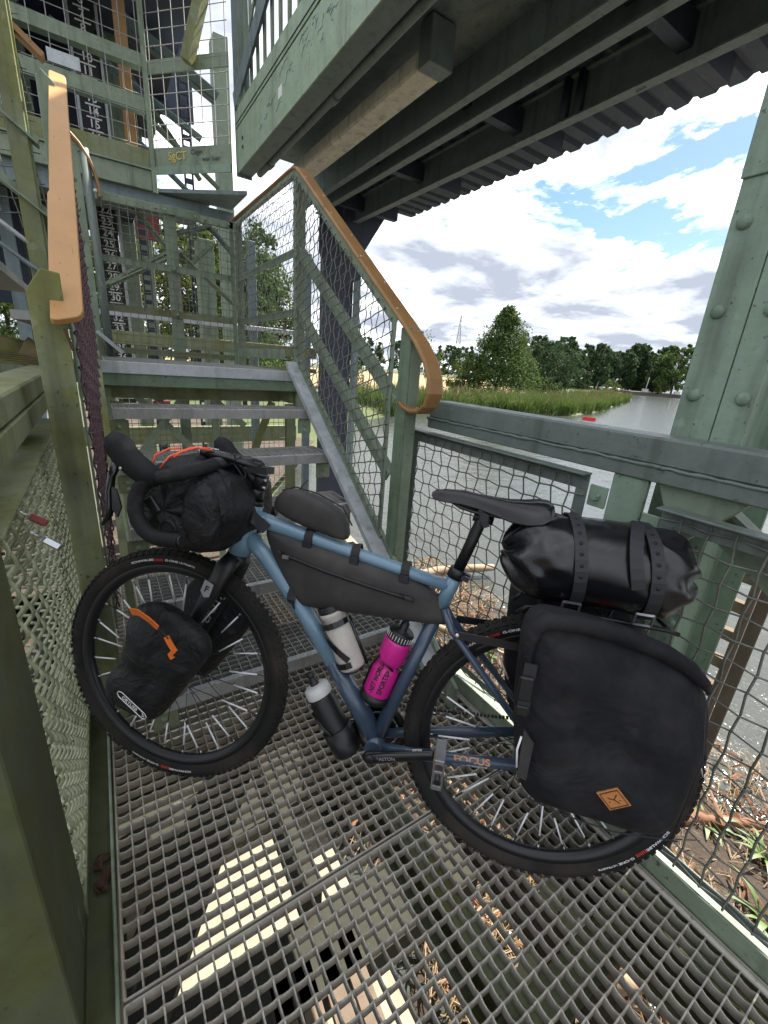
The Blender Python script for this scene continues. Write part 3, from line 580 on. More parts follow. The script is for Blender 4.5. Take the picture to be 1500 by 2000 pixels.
# bolted upright right behind the left railing
up = thing('bolted_upright', 'green bolted upright beside the depth gauge, back left of the landing', 'post', (0.02, 3.80, -1))
build('channel', MB().box((-0.035, 3.80, 0.9), (0.052, 3.81, 2.42)), MAT['green'], up, bevel=0.002); build('edge_tube', MB().tube([(0.085, 3.80, 0.9), (0.085, 3.80, 2.4)], 0.026, 10), MAT['green_rail'], up)
bolts(up, [(0.012, 3.80, z) for z in (2.22, 2.06, 1.88, 1.73, 1.56, 1.43)], (0, -1, 0), 0.014, 'green', hexa=False)
hc = MB().sweep([(0.00, 3.80, 2.475), (0.06, 3.80, 2.415), (0.105, 3.80, 2.345), (0.132, 3.80, 2.265), (0.142, 3.80, 2.19), (0.138, 3.80, 2.145)], [(-0.032, -0.008), (0.032, -0.008), (0.032, 0.008), (-0.032, 0.008)], (0, 1, 0))
hc2 = build('handrail_end', hc, MAT['brown_rail'], None, base=(0.14, 3.8, 2.14), label='curved lower end of an orange handrail above the depth gauge', cat='handrail', bevel=0.003)
bolts(hc2, [(0.118, 3.768, 2.175)], (0, -1, 0), 0.012, 'galv', hexa=False)

# ---- back guard of the landing
bg = thing('landing_guard', 'mesh guard at the back of the landing with green rails', 'railing', (0.55, 3.87, 1.2))
build('top_rail', MB().box((0.125, 3.862, 2.155), (0.50, 3.868, 2.205)), MAT['green'], bg, bevel=0.002)
build('top_rail', MB().box((0.502, 3.858, 2.158), (0.76, 3.866, 2.212)), MAT['green_rust'], bg, bevel=0.002)
build('top_rail', MB().box((0.762, 3.862, 2.155), (1.0, 3.868, 2.200)), MAT['green'], bg, bevel=0.002)
bolts(bg, [(x, 3.858, 2.18) for x in (0.15, 0.47, 0.53, 0.73, 0.80, 0.97)], (0, -1, 0), 0.010, 'green', hexa=False)
for z in (1.835, 1.525, 1.24): build('mid_rail', MB().angle((0.10, 3.874, z), (1.0, 3.874, z), 0.042, 0.006, (0, 0, -1), (0, 1, 0)), MAT['green_moss' if z < 1.6 else 'green'], bg)
build('post', MB().box((0.97, 3.862, 1.15), (1.002, 3.872, 2.20)), MAT['green'], bg, bevel=0.002); build('post', MB().box((0.085, 3.862, 1.15), (0.108, 3.872, 2.16)), MAT['green'], bg, bevel=0.002)
build('mid_post', MB().box((0.52, 3.885, -0.6), (0.60, 3.895, 2.17)), MAT['green'], bg, bevel=0.003)
bolts(bg, [(0.555, 3.872, 1.815), (0.555, 3.872, 1.505)], (0, -1, 0), 0.020, 'green', hexa=False)
wm = MB(); wires(wm, (0, 3.855, 0), (1, 0, 0), (0, 0, 1), [(0.11, 1.19), (0.98, 1.19), (0.98, 2.17), (0.11, 2.17)], (0, math.pi / 2), (0.050, 0.050), 0.0022, 0.003); build('wire_mesh', wm, MAT['wire'], bg, kind='stuff')
# mesh skirt below the landing
sk = thing('mesh_panel', 'fine mesh skirt below the landing, seen between the treads', 'mesh panel', (0.55, 4.1, -0.5))
wm = MB(); wires(wm, (0, 4.1, 0), (1, 0, 0), (0, 0, 1), [(0.06, -0.6), (1.6, -0.6), (1.6, 1.0), (0.06, 1.0)], (0, math.pi / 2), (0.05, 0.05), 0.0024, 0.003); build('wire_mesh', wm, MAT['wire'], sk, kind='stuff')
build('frame', MB().box((0.06, 4.105, 1.0), (1.6, 4.112, 1.04)), MAT['green'], sk)

# ---- left platform rail, mossy
le = thing('guard_rail', 'mossy green guard rail beam at left edge', 'guard rail', (-0.22, 1.2, -0.2))
build('top_rail', MB().box((-0.285, -0.6, 1.066), (-0.172, 4.3, 1.126)), MAT['green_moss'], le, bevel=0.005); build('lower_rail_angle', MB().box((-0.280, -0.6, 1.008), (-0.168, 4.3, 1.063)), MAT['green_moss'], le, bevel=0.003)
build('kick_bracket', MB().box((-0.262, 1.66, 0.90), (-0.255, 1.90, 1.007)), MAT['galv'], le)
lp = thing('post', 'broad mossy dark green post in the left foreground', 'post', (-0.25, 0.7, -0.2))
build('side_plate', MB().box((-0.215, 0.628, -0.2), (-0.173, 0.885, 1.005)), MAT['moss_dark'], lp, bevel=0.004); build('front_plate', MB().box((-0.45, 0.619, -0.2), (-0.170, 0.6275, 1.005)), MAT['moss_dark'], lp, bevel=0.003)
mpL = thing('mesh_panel', 'mossy wavy wire mesh panel at left with padlocks on it', 'mesh panel', (-0.17, 1.3, 0))
wm = MB(); wires(wm, (-0.176, 0, 0), (0, 1, 0), (0, 0, 1), [(0.88, 0.02), (2.2, 0.02), (2.2, 0.92), (0.88, 0.92)], (0, math.pi / 2), (0.042, 0.042), 0.0034, 0.0085, n=5, sub=4, ip=0.75); build('wire_mesh', wm, MAT['wire_green'], mpL, kind='stuff')
build('top_frame', MB().box((-0.262, 0.86, 0.921), (-0.163, 2.3, 0.930)), MAT['green_moss'], mpL, bevel=0.003); build('bottom_frame', MB().box((-0.20, 0.86, -0.033), (-0.168, 2.3, 0.018)), MAT['green_moss'], mpL)
build('middle_frame', MB().box((-0.1790, 1.60, 0.02), (-0.1765, 1.63, 0.92)), MAT['green_moss'], mpL)
# padlocks
def padlock(label, p, mat, s=1.0, tilt=0.0):
    M = Matrix.Translation(V(p)) @ Matrix.Rotation(tilt, 4, 'Y') @ Matrix.Rotation(0.35, 4, 'Z'); t_ = thing('padlock', label, 'padlock', (0, 0, 0), M, group='padlocks on the left mesh')
    build('body', MB().box((-0.008 * s, -0.016 * s, -0.034 * s), (0.008 * s, 0.016 * s, 0)), MAT[mat], t_, bevel=0.003)
    sh = [(0, -0.011 * s, -0.002)] + [(0, -0.011 * s * math.cos(a), 0.017 * s + 0.011 * s * math.sin(a)) for a in [i * math.pi / 8 for i in range(9)]] + [(0, 0.011 * s, -0.002)]
    build('shackle', MB().tube(sh, 0.003 * s, 8), MAT['steel'], t_); return t_
padlock('maroon padlock on the left mesh', (-0.158, 1.10, 0.885), 'red_paint', 0.95, -0.9); padlock('silver padlock lower on the left mesh', (-0.152, 1.15, 0.815), 'steel', 1.1, -0.8)
# dead leaves on the mossy ledge
for i in range(5):
    rnd = random.Random(40 + i); c = V((-0.138 + rnd.uniform(-0.012, 0.01), 0.90 + i * 0.022 + rnd.uniform(-.01, .01), -0.030)); mb = MB(); n = 7
    vs = [c + V((0, 0, 0.006))]; 
    for k in range(n): a = 6.283 * k / n; r = rnd.uniform(0.010, 0.026); vs.append(c + V((math.cos(a) * r * 0.8, math.sin(a) * r, rnd.uniform(0, 0.02))))
    mb.add(vs, [(0, k + 1, (k + 1) % n + 1) for k in range(n)]); mb.prism([c + V((0, 0, 0.002)), c + V((0.03, 0.004, 0.004)), c + V((0.03, 0.006, 0.004))], (0, 0, 0.002))
    build('dead_leaf', mb, MAT['dead_leaf'], None, base=c, label='curled reddish dead leaf on the mossy ledge, %s from the camera' % ('first', 'second', 'third', 'fourth', 'fifth', 'sixth', 'seventh')[i], cat='leaf', group='dead leaves on the ledge')

# ---- second flight, rising to the left behind the first
f2 = thing('stair_railing', 'mossy railing of the next stairs rising away to the left', 'railing', (-0.16, 2.6, 1.0))
build('post', MB().box((-0.196, 2.60, 0.9), (-0.130, 2.608, 3.2)), MAT['green_moss'], f2, bevel=0.003); build('post', MB().box((-0.130, 2.6085, 0.9), (-0.123, 2.66, 3.2)), MAT['green_moss'], f2)
for z in (2.06, 1.80):
    build('mid_rail', MB().bar((-0.10, 2.615, z - 0.06), (-1.4, 2.615, z + 0.92), 0.008, 0.07, up=(0, 1, 0)).bar((-0.10, 2.632, z - 0.04), (-1.4, 2.632, z + 0.94), 0.03, 0.007, up=(0, 1, 0)), MAT['green'], f2)
build('stringer', MB().bar((0.0, 2.63, 1.40), (-1.5, 2.63, 2.53), 0.01, 0.16, up=(0, 1, 0)), MAT['roof_steel'], f2)
build('wheel_channel', MB().bar((0.0, 2.70, 1.50), (-1.5, 2.70, 2.63), 0.09, 0.012), MAT['galv'], f2)
wm = MB(); wires(wm, (0, 2.66, 0), (1, 0, 0), (0, 0, 1), [(-1.2, 2.45), (-0.10, 1.62), (-0.10, 2.45), (-1.2, 3.3)], (0.15, math.pi / 2 + 0.15), (0.055, 0.055), 0.0024, 0.004); build('wire_mesh', wm, MAT['wire'], f2, kind='stuff')
build('handrail', MB().bar((-0.04, 2.66, 2.32), (-1.4, 2.66, 3.34), 0.06, 0.02), MAT['brown_rail'], f2)
for k in range(6): build('tread', MB().box((-0.05 - (k + 1) * 0.26, 2.72, ZL + 0.195 * (k + 1) - 0.04), (-0.05 - k * 0.26, 3.75, ZL + 0.195 * (k + 1))), MAT['galv_old'], f2)
tl = MB(); rnd = random.Random(5); pts = [(-1.5 + i * 0.16, 2.95 - 0.01 * i, 1.60 - i * 0.058 + rnd.uniform(-0.02, 0.02)) for i in range(9)]
tl.tube(pts, [0.075 + rnd.uniform(-0.018, 0.02) for _ in pts], 9); tl.tube([(-0.30, 2.86, 1.20), (-0.17, 2.85, 1.135)], [0.06, 0.035], 7)
solo('mossy_timber', tl, 'timber_moss', 'rotten mossy timber jutting in at left behind the post', 'timber', bevel=0)
mb = MB()
for i in range(7): mb.bar((-0.42 + i * 0.01, 2.78 + i * 0.008, 1.066 + 0.009 * i + 0.06), (-0.16, 2.78 + i * 0.012, 1.066 + 0.007 * i + 0.06), 0.03, 0.006)
solo('splintered_board', mb, 'timber_moss', 'stack of splintered brown boards on the left rail beam', 'board', bevel=0)

# ================================================================== upper platform and tower
ud = thing('walkway', 'upper green walkway edge with toe boards above the landing', 'platform', (0.0, 5.1, 2.58))
build('toe_board', MB().box((-1.6, 5.0, 2.755), (0.60, 5.008, 2.888)), MAT['green_moss'], ud, bevel=0.002); build('edge_channel', MB().box((-1.6, 5.003, 2.585), (0.60, 5.04, 2.735)), MAT['green'], ud, bevel=0.003)
build('edge_strip', MB().box((-1.6, 4.985, 2.738), (0.60, 5.03, 2.752)), MAT['green'], ud)
build('lower_beam', MB().box((-1.6, 5.06, 2.44), (1.32, 5.10, 2.583)), MAT['roof_steel'], ud); build('deck', MB().box((-1.6, 5.04, 2.60), (1.1, 6.0, 2.63)), MAT['roof_steel'], ud)
bd = MB().prism([(0.64, 4.995, 2.715), (1.155, 4.43, 2.715), (1.155, 4.43, 2.91), (0.64, 4.995, 2.91)], (0.006, 0.006, 0)); gbd = build('graffiti_board', bd, MAT['green'], ud)
build('board_flange', MB().prism([(0.63, 4.985, 2.712), (1.145, 4.42, 2.712), (1.145, 4.42, 2.770), (0.63, 4.985, 2.770)], (0.008, 0.008, 0)), MAT['green_clean'], ud)
dv = V((1.155 - 0.64, 4.43 - 4.995, 0)).normalized()
text_o = MB(); text(text_o, 'SgCT', (0.795, 4.815, 2.842), dv, (0, 0, 1), 0.085, bold=0.0); build('graffiti', text_o, MAT['mark_yellow'], ud)
text_o = MB(); text(text_o, 'Ceyn', (0.925, 4.673, 2.865), dv, (0, 0, 1), 0.055, bold=0.0); text(text_o, 'war hier', (1.02, 4.569, 2.815), dv, (0, 0, 1), 0.052, bold=0.0); build('graffiti', text_o, MAT['mark_black'], ud)
build('deck_corner', MB().prism([(0.64, 5.06, 2.60), (1.3, 4.50, 2.60), (1.3, 5.06, 2.60)], (0, 0, 0.03)), MAT['roof_steel'], ud)
build('corner_post', MB().box((0.600, 4.982, 2.57), (0.640, 5.022, 5.0)), MAT['green'], ud, bevel=0.003)
build('rail', MB().angle((-1.6, 5.01, 3.46), (0.60, 5.01, 3.46), 0.09, 0.01, (0, 0, 1), (0, 1, 0)), MAT['green'], ud); build('rail', MB().angle((-1.6, 5.01, 3.16), (0.60, 5.01, 3.16), 0.10, 0.01, (0, 0, 1), (0, 1, 0)), MAT['green'], ud)
build('name_plate', MB().box((-0.05, 5.0, 3.275), (0.16, 5.006, 3.36)), MAT['galv'], ud)
build('diag_rail', MB().prism([(0.64, 4.995, 3.42), (1.155, 4.43, 3.42), (1.155, 4.43, 3.51), (0.64, 4.995, 3.51)], (0.01, 0.01, 0)), MAT['green'], ud)
build('lean_post', MB().bar((0.88, 4.6, 3.42), (1.08, 4.45, 4.1), 0.09, 0.07), MAT['green_moss'], ud)
wm = MB(); wires(wm, (0.645, 4.99, 2.9), dv, (0, 0, 1), [(0, 0), (0.76, 0), (0.76, 1.6), (0, 1.6)], (0, math.pi / 2), (0.105, 0.12), 0.0035, 0.0005, sub=1); build('wire_mesh', wm, MAT['galv_old'], ud, kind='stuff')
wm = MB(); wires(wm, (0, 5.012, 0), (1, 0, 0), (0, 0, 1), [(-1.6, 2.9), (0.6, 2.9), (0.6, 4.6), (-1.6, 4.6)], (0, math.pi / 2), (0.12, 0.12), 0.0035, 0.0005, sub=1); build('wire_mesh', wm, MAT['galv_old'], ud, kind='stuff')
ov = MB().bar((0.495, 5.25, 2.78), (0.505, 5.35, 4.6), 0.085, 0.03, up=(0, -1, 0)); ov.bar((0.455, 5.235, 2.78), (0.468, 5.325, 4.6), 0.03, 0.025, up=(0, -1, 0))
solo('timber_fender', ov, 'brown_rail', 'upright orange-brown board behind the upper walkway rail', 'board')
# gauge board
ga = thing('depth_gauge', 'black depth gauge board with white numbers behind the landing', 'gauge', (0.25, 6.2, -0.5))
build('board', MB().box((0.165, 6.20, 0.6), (0.355, 6.22, 5.2)), MAT['gauge_black'], ga); tk = None
zz = lambda n: 2.621 - (n - 22) * 0.1065
for n in range(2, 40):
    build('number', text(MB(), str(n), (0.262, 6.198, zz(n)), (1, 0, 0), (0, 0, 1), 0.098, bold=0.012), MAT['mark_white'], ga)
    if tk is None: tk = build('tick_mark', MB().box((0.20, 6.1965, zz(n) - 0.060), (0.33, 6.1995, zz(n) - 0.048)), MAT['mark_white'], ga); n0 = n
    else: dup(tk, ga, (0, 0, zz(n) - zz(n0)))
for x in (0.145, 0.385): build('edge_strip', MB().box((x - 0.012, 6.20, 0.6), (x + 0.012, 6.23, 5.2)), MAT['galv'], ga)
# tower members behind
tw = thing('lift_tower', 'green riveted lattice tower with toothed racks behind the landing', 'tower', (0.9, 6.8, -2))
def tm(name, lo, hi, mat='green'): return build(name, MB().box(lo, hi), MAT[mat], tw, bevel=0.004)
tm('column', (0.40, 6.6, -2), (0.56, 6.9, 5.5)); tm('column', (1.23, 6.45, -2), (1.42, 6.7, 2.6)); tm('column', (-0.55, 6.6, -2), (-0.25, 6.9, 5.5)); tm('column', (0.78, 8.6, -2), (0.95, 8.8, 5.5)); tm('column', (1.9, 8.0, -2), (2.1, 8.3, 5.5)); tm('column', (-1.8, 7.5, -2), (-1.45, 7.8, 5.5))
for x in (0.66, 1.245):
    r1 = tm('rack_bar', (x - 0.055, 6.8, -2), (x - 0.035, 6.84, 5.2), 'roof_sheet'); r2 = tm('rack_bar', (x + 0.035, 6.8, -2), (x + 0.055, 6.84, 5.2), 'roof_sheet')
    a = build('rack_tooth', MB().box((x - 0.034, 6.805, -1.9), (x + 0.034, 6.835, -1.845)), MAT['roof_sheet'], tw)
    for i in range(1, 62): dup(a, tw, (0, 0, i * 0.112))
def db(p0, p1, w_=0.09, mat='green', y=5.3): return build('diagonal', MB().bar((p0[0], y, p0[1]), (p1[0], y, p1[1]), 0.012, w_, up=(0, 1, 0)).bar((p0[0], y + 0.03, p0[1]), (p1[0], y + 0.03, p1[1]), 0.05, 0.01, up=(0, 1, 0)), MAT[mat], tw)
db((0.40, 2.56), (0.80, 2.13)); db((0.10, 1.76), (0.80, 2.22), 0.085); db((0.18, 1.80), (0.86, 2.20), 0.06, y=5.25); db((0.79, 2.22), (1.42, 1.73)); db((0.84, 2.38), (1.16, 2.50), 0.13, 'roof_steel', 5.4); db((1.16, 2.50), (1.60, 2.10), 0.10, 'roof_steel', 5.4); db((0.90, 2.07), (1.30, 2.45), 0.12, y=5.9); db((0.1, 4.6), (1.3, 3.2), 0.10, y=6.4); db((-1.2, 3.1), (0.3, 4.6), 0.12, y=6.0); db((0.5, 4.4), (1.5, 4.0), 0.3, 'roof_steel', 6.3)
db((0.62, 3.4), (1.5, 2.75), 0.12, 'roof_steel', 6.3); db((0.6, 3.75), (1.5, 3.15), 0.10, 'green', 6.35); db((0.0, 4.1), (1.3, 3.55), 0.16, 'roof_steel', 6.25)
tm('cross_pipe', (0.05, 5.4, 1.535), (2.3, 5.44, 1.585), 'galv'); tm('cross_channel', (0.05, 5.2, 1.27), (2.3, 5.26, 1.395), 'green_moss'); tm('cross_channel', (0.05, 5.2, 1.10), (2.3, 5.25, 1.15), 'green_moss')
for x in (-0.6, 0.75, 1.6, 2.3): tm('brace_post', (x, 5.6, -2), (x + 0.10, 5.66, 2.5), 'roof_steel')
tm('red_panel', (0.66, 7.9, 2.75), (1.0, 7.95, 3.6), 'red_paint'); tm('red_post', (1.19, 8.1, 0.8), (1.26, 8.15, 2.5), 'red_paint'); tm('red_post', (0.62, 8.1, 0.2), (0.95, 8.15, 0.45), 'red_paint')
tm('dark_plate', (-1.1, 7.2, 2.6), (0.62, 7.25, 6.5), 'roof_sheet'); tm('dark_plate', (-2.4, 6.3, 1.6), (-0.5, 6.35, 5.6), 'roof_sheet'); tm('shade_deck_plate', (-3.0, 4.6, 4.35), (1.15, 9.0, 4.4), 'roof_sheet'); tm('shade_deck_plate', (-3.0, 5.1, 2.64), (0.55, 7.2, 2.67), 'roof_sheet'); tm('dark_plate', (0.62, 7.6, 4.2), (1.5, 7.65, 6.5), 'roof_sheet')  # overhead deck plates are added to darken the tower interior
for i in range(5): db((-1.6, 2.9 + i * 0.45), (0.5, 2.75 + i * 0.45), 0.10, 'green_moss' if i % 2 else 'roof_steel', 6.05 + 0.1 * i)
tm('bottom_plate', (-2.0, 6.1, 0.1), (2.4, 6.16, 0.32), 'green_moss')

# ================================================================== bridge deck overhead
ZB = 2.72
gd = thing('bridge_girder', 'long pale green girder with chalk scribbles overhead', 'girder', (1.25, 1.5, ZB))
MAT['girder'] = paint('pale_green_girder_paint', (0.33, 0.42, 0.31), dirt=0.12, rough=0.45)
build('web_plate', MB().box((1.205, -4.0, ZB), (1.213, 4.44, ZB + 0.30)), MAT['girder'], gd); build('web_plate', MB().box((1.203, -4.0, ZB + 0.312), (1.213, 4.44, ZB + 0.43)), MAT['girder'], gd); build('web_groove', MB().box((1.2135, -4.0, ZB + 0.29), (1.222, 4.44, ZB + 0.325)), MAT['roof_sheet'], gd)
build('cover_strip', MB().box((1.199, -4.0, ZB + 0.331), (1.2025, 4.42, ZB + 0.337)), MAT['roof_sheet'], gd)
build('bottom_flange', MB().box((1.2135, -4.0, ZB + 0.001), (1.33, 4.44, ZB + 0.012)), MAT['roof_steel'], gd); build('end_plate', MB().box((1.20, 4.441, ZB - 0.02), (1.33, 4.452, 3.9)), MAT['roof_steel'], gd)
bolts(gd, [(1.205, 4.25, 2.85), (1.205, 4.25, 2.91)], (-1, 0, 0), 0.014, 'roof_sheet', hexa=False)
sb = MB(); rnd = random.Random(11)
for (yc, zc_) in ((3.55, 2.86), (3.30, 2.90), (3.05, 2.93), (2.85, 2.95), (2.70, 2.90), (3.75, 2.84)):
    for k in range(5):
        pts = []; y, z = yc + rnd.uniform(-.1, .1), zc_ + rnd.uniform(-.06, .06)
        for i in range(7): y += rnd.uniform(-0.035, 0.015); z += rnd.uniform(-0.02, 0.026); pts.append((1.2035, y, max(2.745, min(2.995, z))))
        sb.tube(pts, (0.0016), 4)
build('chalk_scribble', sb, MAT['chalk'], gd, kind='stuff')
stk = MB().box((1.2025, 3.33, 2.845), (1.2045, 3.40, 2.905)); build('sticker', stk, MAT['mark_white'], gd)
# railing above the girder
for i in range(22): build('rail_bar', MB().box((1.23, 4.40 - i * 0.16 - 0.018, ZB + 0.431), (1.245, 4.40 - i * 0.16 + 0.018, 4.3)), MAT['green'], gd)
build('rail_diagonal', MB().bar((1.20, 4.43, 3.20), (1.20, 2.9, 3.72), 0.02, 0.13), MAT['roof_steel'], gd); build('rail_diagonal', MB().bar((1.222, 4.43, 3.22), (1.222, 3.0, 4.3), 0.012, 0.035), MAT['green'], gd)
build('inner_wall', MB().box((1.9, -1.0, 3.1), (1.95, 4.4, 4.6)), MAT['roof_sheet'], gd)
rb = MB().lathe([(0.0001, -0.05), (0.04, -0.05), (0.06, -0.03), (0.06, 0.05), (0.03, 0.08), (0.0001, 0.08)], (1.28, 2.95, 3.48), (0, 0, 1), (1, 0, 0), 14); solo('red_lamp', rb, 'red', 'red lamp above the green girder at the top edge', 'lamp', bevel=0)
MAT['box_grey'] = paint('pale_sheet_metal', (0.70, 0.68, 0.63), dirt=0.3, dirtcol=(0.2, 0.18, 0.15), rough=0.6)
# conduit, lamp box, purlins, roof
ct = MB().tube([(1.385, -3.0, ZB + 0.03), (1.385, 1.9, ZB + 0.03), (1.385, 4.4, ZB + 0.03)], 0.028, 12)
for y in (0.4, 1.6, 2.9, 4.1): ct.tube([(1.385, y, ZB + 0.03), (1.385, y + 0.07, ZB + 0.03)], 0.036, 12)
solo('conduit_pipe', ct, 'roof_steel', 'dark conduit pipe running along below the girder', 'pipe', bevel=0)
bx = thing('cable_box', 'long grey weathered sheet metal box hung below the deck', 'box', (1.67, 2.9, ZB))
build('body', MB().box((1.600, 2.375, ZB), (1.745, 4.2, ZB + 0.085)), MAT['box_grey'], bx, bevel=0.006); build('end_cap', MB().box((1.595, 2.27, ZB - 0.003), (1.750, 2.373, ZB + 0.19)), MAT['roof_steel'], bx, bevel=0.004); build('side_cover', MB().box((1.594, 2.39, ZB + 0.012), (1.5995, 4.2, ZB + 0.08)), MAT['box_grey'], bx)
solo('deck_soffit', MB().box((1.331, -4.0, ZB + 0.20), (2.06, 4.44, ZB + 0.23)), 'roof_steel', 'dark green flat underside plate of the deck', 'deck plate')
rf = thing('roof', 'dark corrugated roof with green steel beams over the platform', 'roof', (2.4, 0.5, ZB))
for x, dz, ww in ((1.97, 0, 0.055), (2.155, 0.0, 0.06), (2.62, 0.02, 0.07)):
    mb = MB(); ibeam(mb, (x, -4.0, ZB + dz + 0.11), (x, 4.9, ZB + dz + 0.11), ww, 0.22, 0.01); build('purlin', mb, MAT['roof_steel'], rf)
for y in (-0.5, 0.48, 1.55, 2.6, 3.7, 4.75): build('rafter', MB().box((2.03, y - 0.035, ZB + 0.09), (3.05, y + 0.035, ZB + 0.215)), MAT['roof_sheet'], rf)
mb = MB(); ys = []; y = -4.0; k = 0
while y < 4.95: ys += [(y, 0), (y + 0.085, 0), (y + 0.105, 0.026), (y + 0.135, 0.026)]; y += 0.155
vs = []
for (yy, dz) in ys: vs += [(2.00, yy, 2.965 + dz), (3.37 + random.uniform(-.012, .012), yy, 2.955 + dz), (3.37, yy, 2.958 + dz), (2.00, yy, 2.968 + dz)]
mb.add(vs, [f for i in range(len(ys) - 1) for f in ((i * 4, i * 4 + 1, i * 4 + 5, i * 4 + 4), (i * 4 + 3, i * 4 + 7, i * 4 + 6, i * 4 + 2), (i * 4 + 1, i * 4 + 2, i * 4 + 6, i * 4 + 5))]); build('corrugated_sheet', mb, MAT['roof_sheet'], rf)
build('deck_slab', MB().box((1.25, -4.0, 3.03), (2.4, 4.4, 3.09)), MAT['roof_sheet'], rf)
build('brace_cleat', MB().bar((2.62, 1.75, ZB + 0.02), (2.95, 1.72, ZB + 0.22), 0.05, 0.02), MAT['roof_steel'], rf)
for y in (2.12, 2.22): build('pipe_clamp', MB().tube([(2.60, y, ZB + 0.02), (2.60, y, ZB + 0.24)], 0.028, 8), MAT['roof_sheet'], rf)
# far dark column with gusset
fc = thing('roof_column', 'dark riveted column with gusset under the far end of the roof', 'column', (2.6, 5.1, -2.1))
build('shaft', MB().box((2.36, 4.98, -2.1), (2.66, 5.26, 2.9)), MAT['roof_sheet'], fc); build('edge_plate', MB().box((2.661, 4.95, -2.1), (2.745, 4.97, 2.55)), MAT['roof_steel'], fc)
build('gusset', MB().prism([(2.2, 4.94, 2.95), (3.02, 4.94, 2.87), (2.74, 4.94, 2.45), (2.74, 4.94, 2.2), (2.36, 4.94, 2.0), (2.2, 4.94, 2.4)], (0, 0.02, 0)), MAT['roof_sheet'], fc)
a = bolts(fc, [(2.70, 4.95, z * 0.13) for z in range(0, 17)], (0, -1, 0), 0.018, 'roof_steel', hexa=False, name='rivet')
# ================================================================== bicycle
hd, lean = R_(135.07), R_(-9.32)
Fv = V((math.cos(hd), math.sin(hd), 0)); L0 = V((-math.sin(hd), math.cos(hd), 0)); Zv = V((0, 0, 1))
Uv = Zv * math.cos(lean) + L0 * math.sin(lean); Lv = L0 * math.cos(lean) - Zv * math.sin(lean)
BM = Matrix.Translation((0.793, 0.402, 0.001)) @ Matrix((Fv, Lv, Uv)).transposed().to_4x4()
RW = 0.356
bk = thing('bicycle', 'light and dark blue gravel bicycle loaded with black bags leaning on the mesh', 'bicycle', (0.5, 0, 0), BM)
FA, RA, BBp = V((1.051, 0, RW)), V((0, 0, RW)), V((0.426, 0, 0.272))
def P(x, z, y=0.0): return V((x, y, z))
fl, fd = MAT['frame_light'], MAT['frame_dark']
build('head_tube', MB().tube([P(.826, .876), P(.838, .83), P(.850, .775), P(.861, .735)], [.0265, .026, .029, .031], 20), fl, bk)
build('headset_cover', MB().tube([P(.823, .888), P(.826, .877)], [.0235, .0255], 20), MAT['black'], bk)
build('top_tube', MB().tube([P(.832, .838), P(.77, .828), P(.60, .796), P(.42, .762), P(.29, .738)], [(.026, .021), (.022, .020), (.018, .019), (.016, .018), (.016, .0165)], 20, ref=(0, 0, 1)), fl, bk)
build('down_tube', MB().tube([P(.838, .785), P(.78, .735), P(.66, .598), P(.568, .475)], [(.024, .022), (.0225, .022), (.0235, .024), (.0245, .026)], 20, ref=(0, 0, 1)), fl, bk)
build('down_tube', MB().tube([P(.5685, .4755), P(.50, .378), P(.432, .280)], [(.0245, .026), (.026, .027), (.027, .030)], 20, ref=(0, 0, 1)), fd, bk)
build('seat_tube', MB().tube([P(.3015, .681), P(.285, .733), P(.2725, .774)], [.0185, .0180, .0175], 20), fl, bk)
build('seat_tube', MB().tube([P(.426, .282), P(.36, .494), P(.302, .680)], [.0195, .0175, .0178], 20), fd, bk)
build('bottom_bracket_shell', MB().tube([P(.426, .272, -.044), P(.426, .272, .044)], .0235, 20), fd, bk)
for s_ in (1, -1):
    build('chain_stay', MB().tube([P(.412, .274, .028 * s_), P(.33, .288, .042 * s_), P(.20, .313, .054 * s_), P(.04, .348, .064 * s_)], [(.014, .011), (.0165, .011), (.0165, .0105), (.013, .009)], 14, ref=(0, 0, 1)), fd, bk)
    build('seat_stay', MB().tube([P(.292, .682, .014 * s_), P(.268, .640, .032 * s_), P(.15, .517, .050 * s_), P(.012, .372, .064 * s_)], [.009, .0095, .0088, .008], 12), fd, bk)
    build('dropout', MB().tube([P(.03, .352, .060 * s_), P(-.012, .356, .066 * s_)], [.012, .016], 12), fd, bk)
mb = MB(); text(mb, 'FOCUS', P(.175, .326, .0655), (-1, 0.075, .17), (.17, 0, 1), 0.026, width=0.088, bold=0.035)
build('lettering', mb, MAT['mark_copper'], bk)
mb = MB(); text(mb, 'RIDE TOGETHER RIDE BEYOND', P(.178, .3115, .0652), (-1, 0.075, .17), (.17, 0, 1), 0.0055, width=0.085, bold=0.0); build('lettering', mb, MAT['mark_white'], bk)
mb = MB(); text(mb, 'FOCUS', P(.80, .8465, .0215), (-.97, 0.0, -.22), (-.22, 0, .97), 0.012, width=0.03, bold=0.02); build('lettering', mb, MAT['mark_white'], bk)
# fork
for s_ in (1, -1):
    mb = MB().tube([P(.867, .722, .016 * s_), P(.880, .700, .040 * s_), P(.905, .640, .050 * s_), P(.955, .540, .053 * s_), P(1.013, .425, .055 * s_), P(1.045, .366, .056 * s_)], [(.026, .020), (.029, .0185), (.026, .0145), (.020, .012), (.015, .010), (.016, .009)], 16, ref=(1, 0, 0))
    build('fork_leg', mb, MAT['black'], bk)
build('fork_crown', MB().tube([P(.862, .733), P(.868, .712), P(.872, .695)], [.0305, .034, .028], 18), MAT['black'], bk)
mb = MB().prism([P(.893, .657, .0662), P(.919, .668, .0662), P(.931, .635, .0666), P(.921, .618, .0668), P(.906, .621, .0666)], (0, .001, 0)); build('fork_badge', mb, MAT['mark_grey'], bk)
mb = MB(); text(mb, 'F', P(.913, .642, .0685), (-.93, 0, -.36), (-.36, 0, .93), 0.026, bold=0.03); build('badge_letter', mb, MAT['mark_black'], bk)
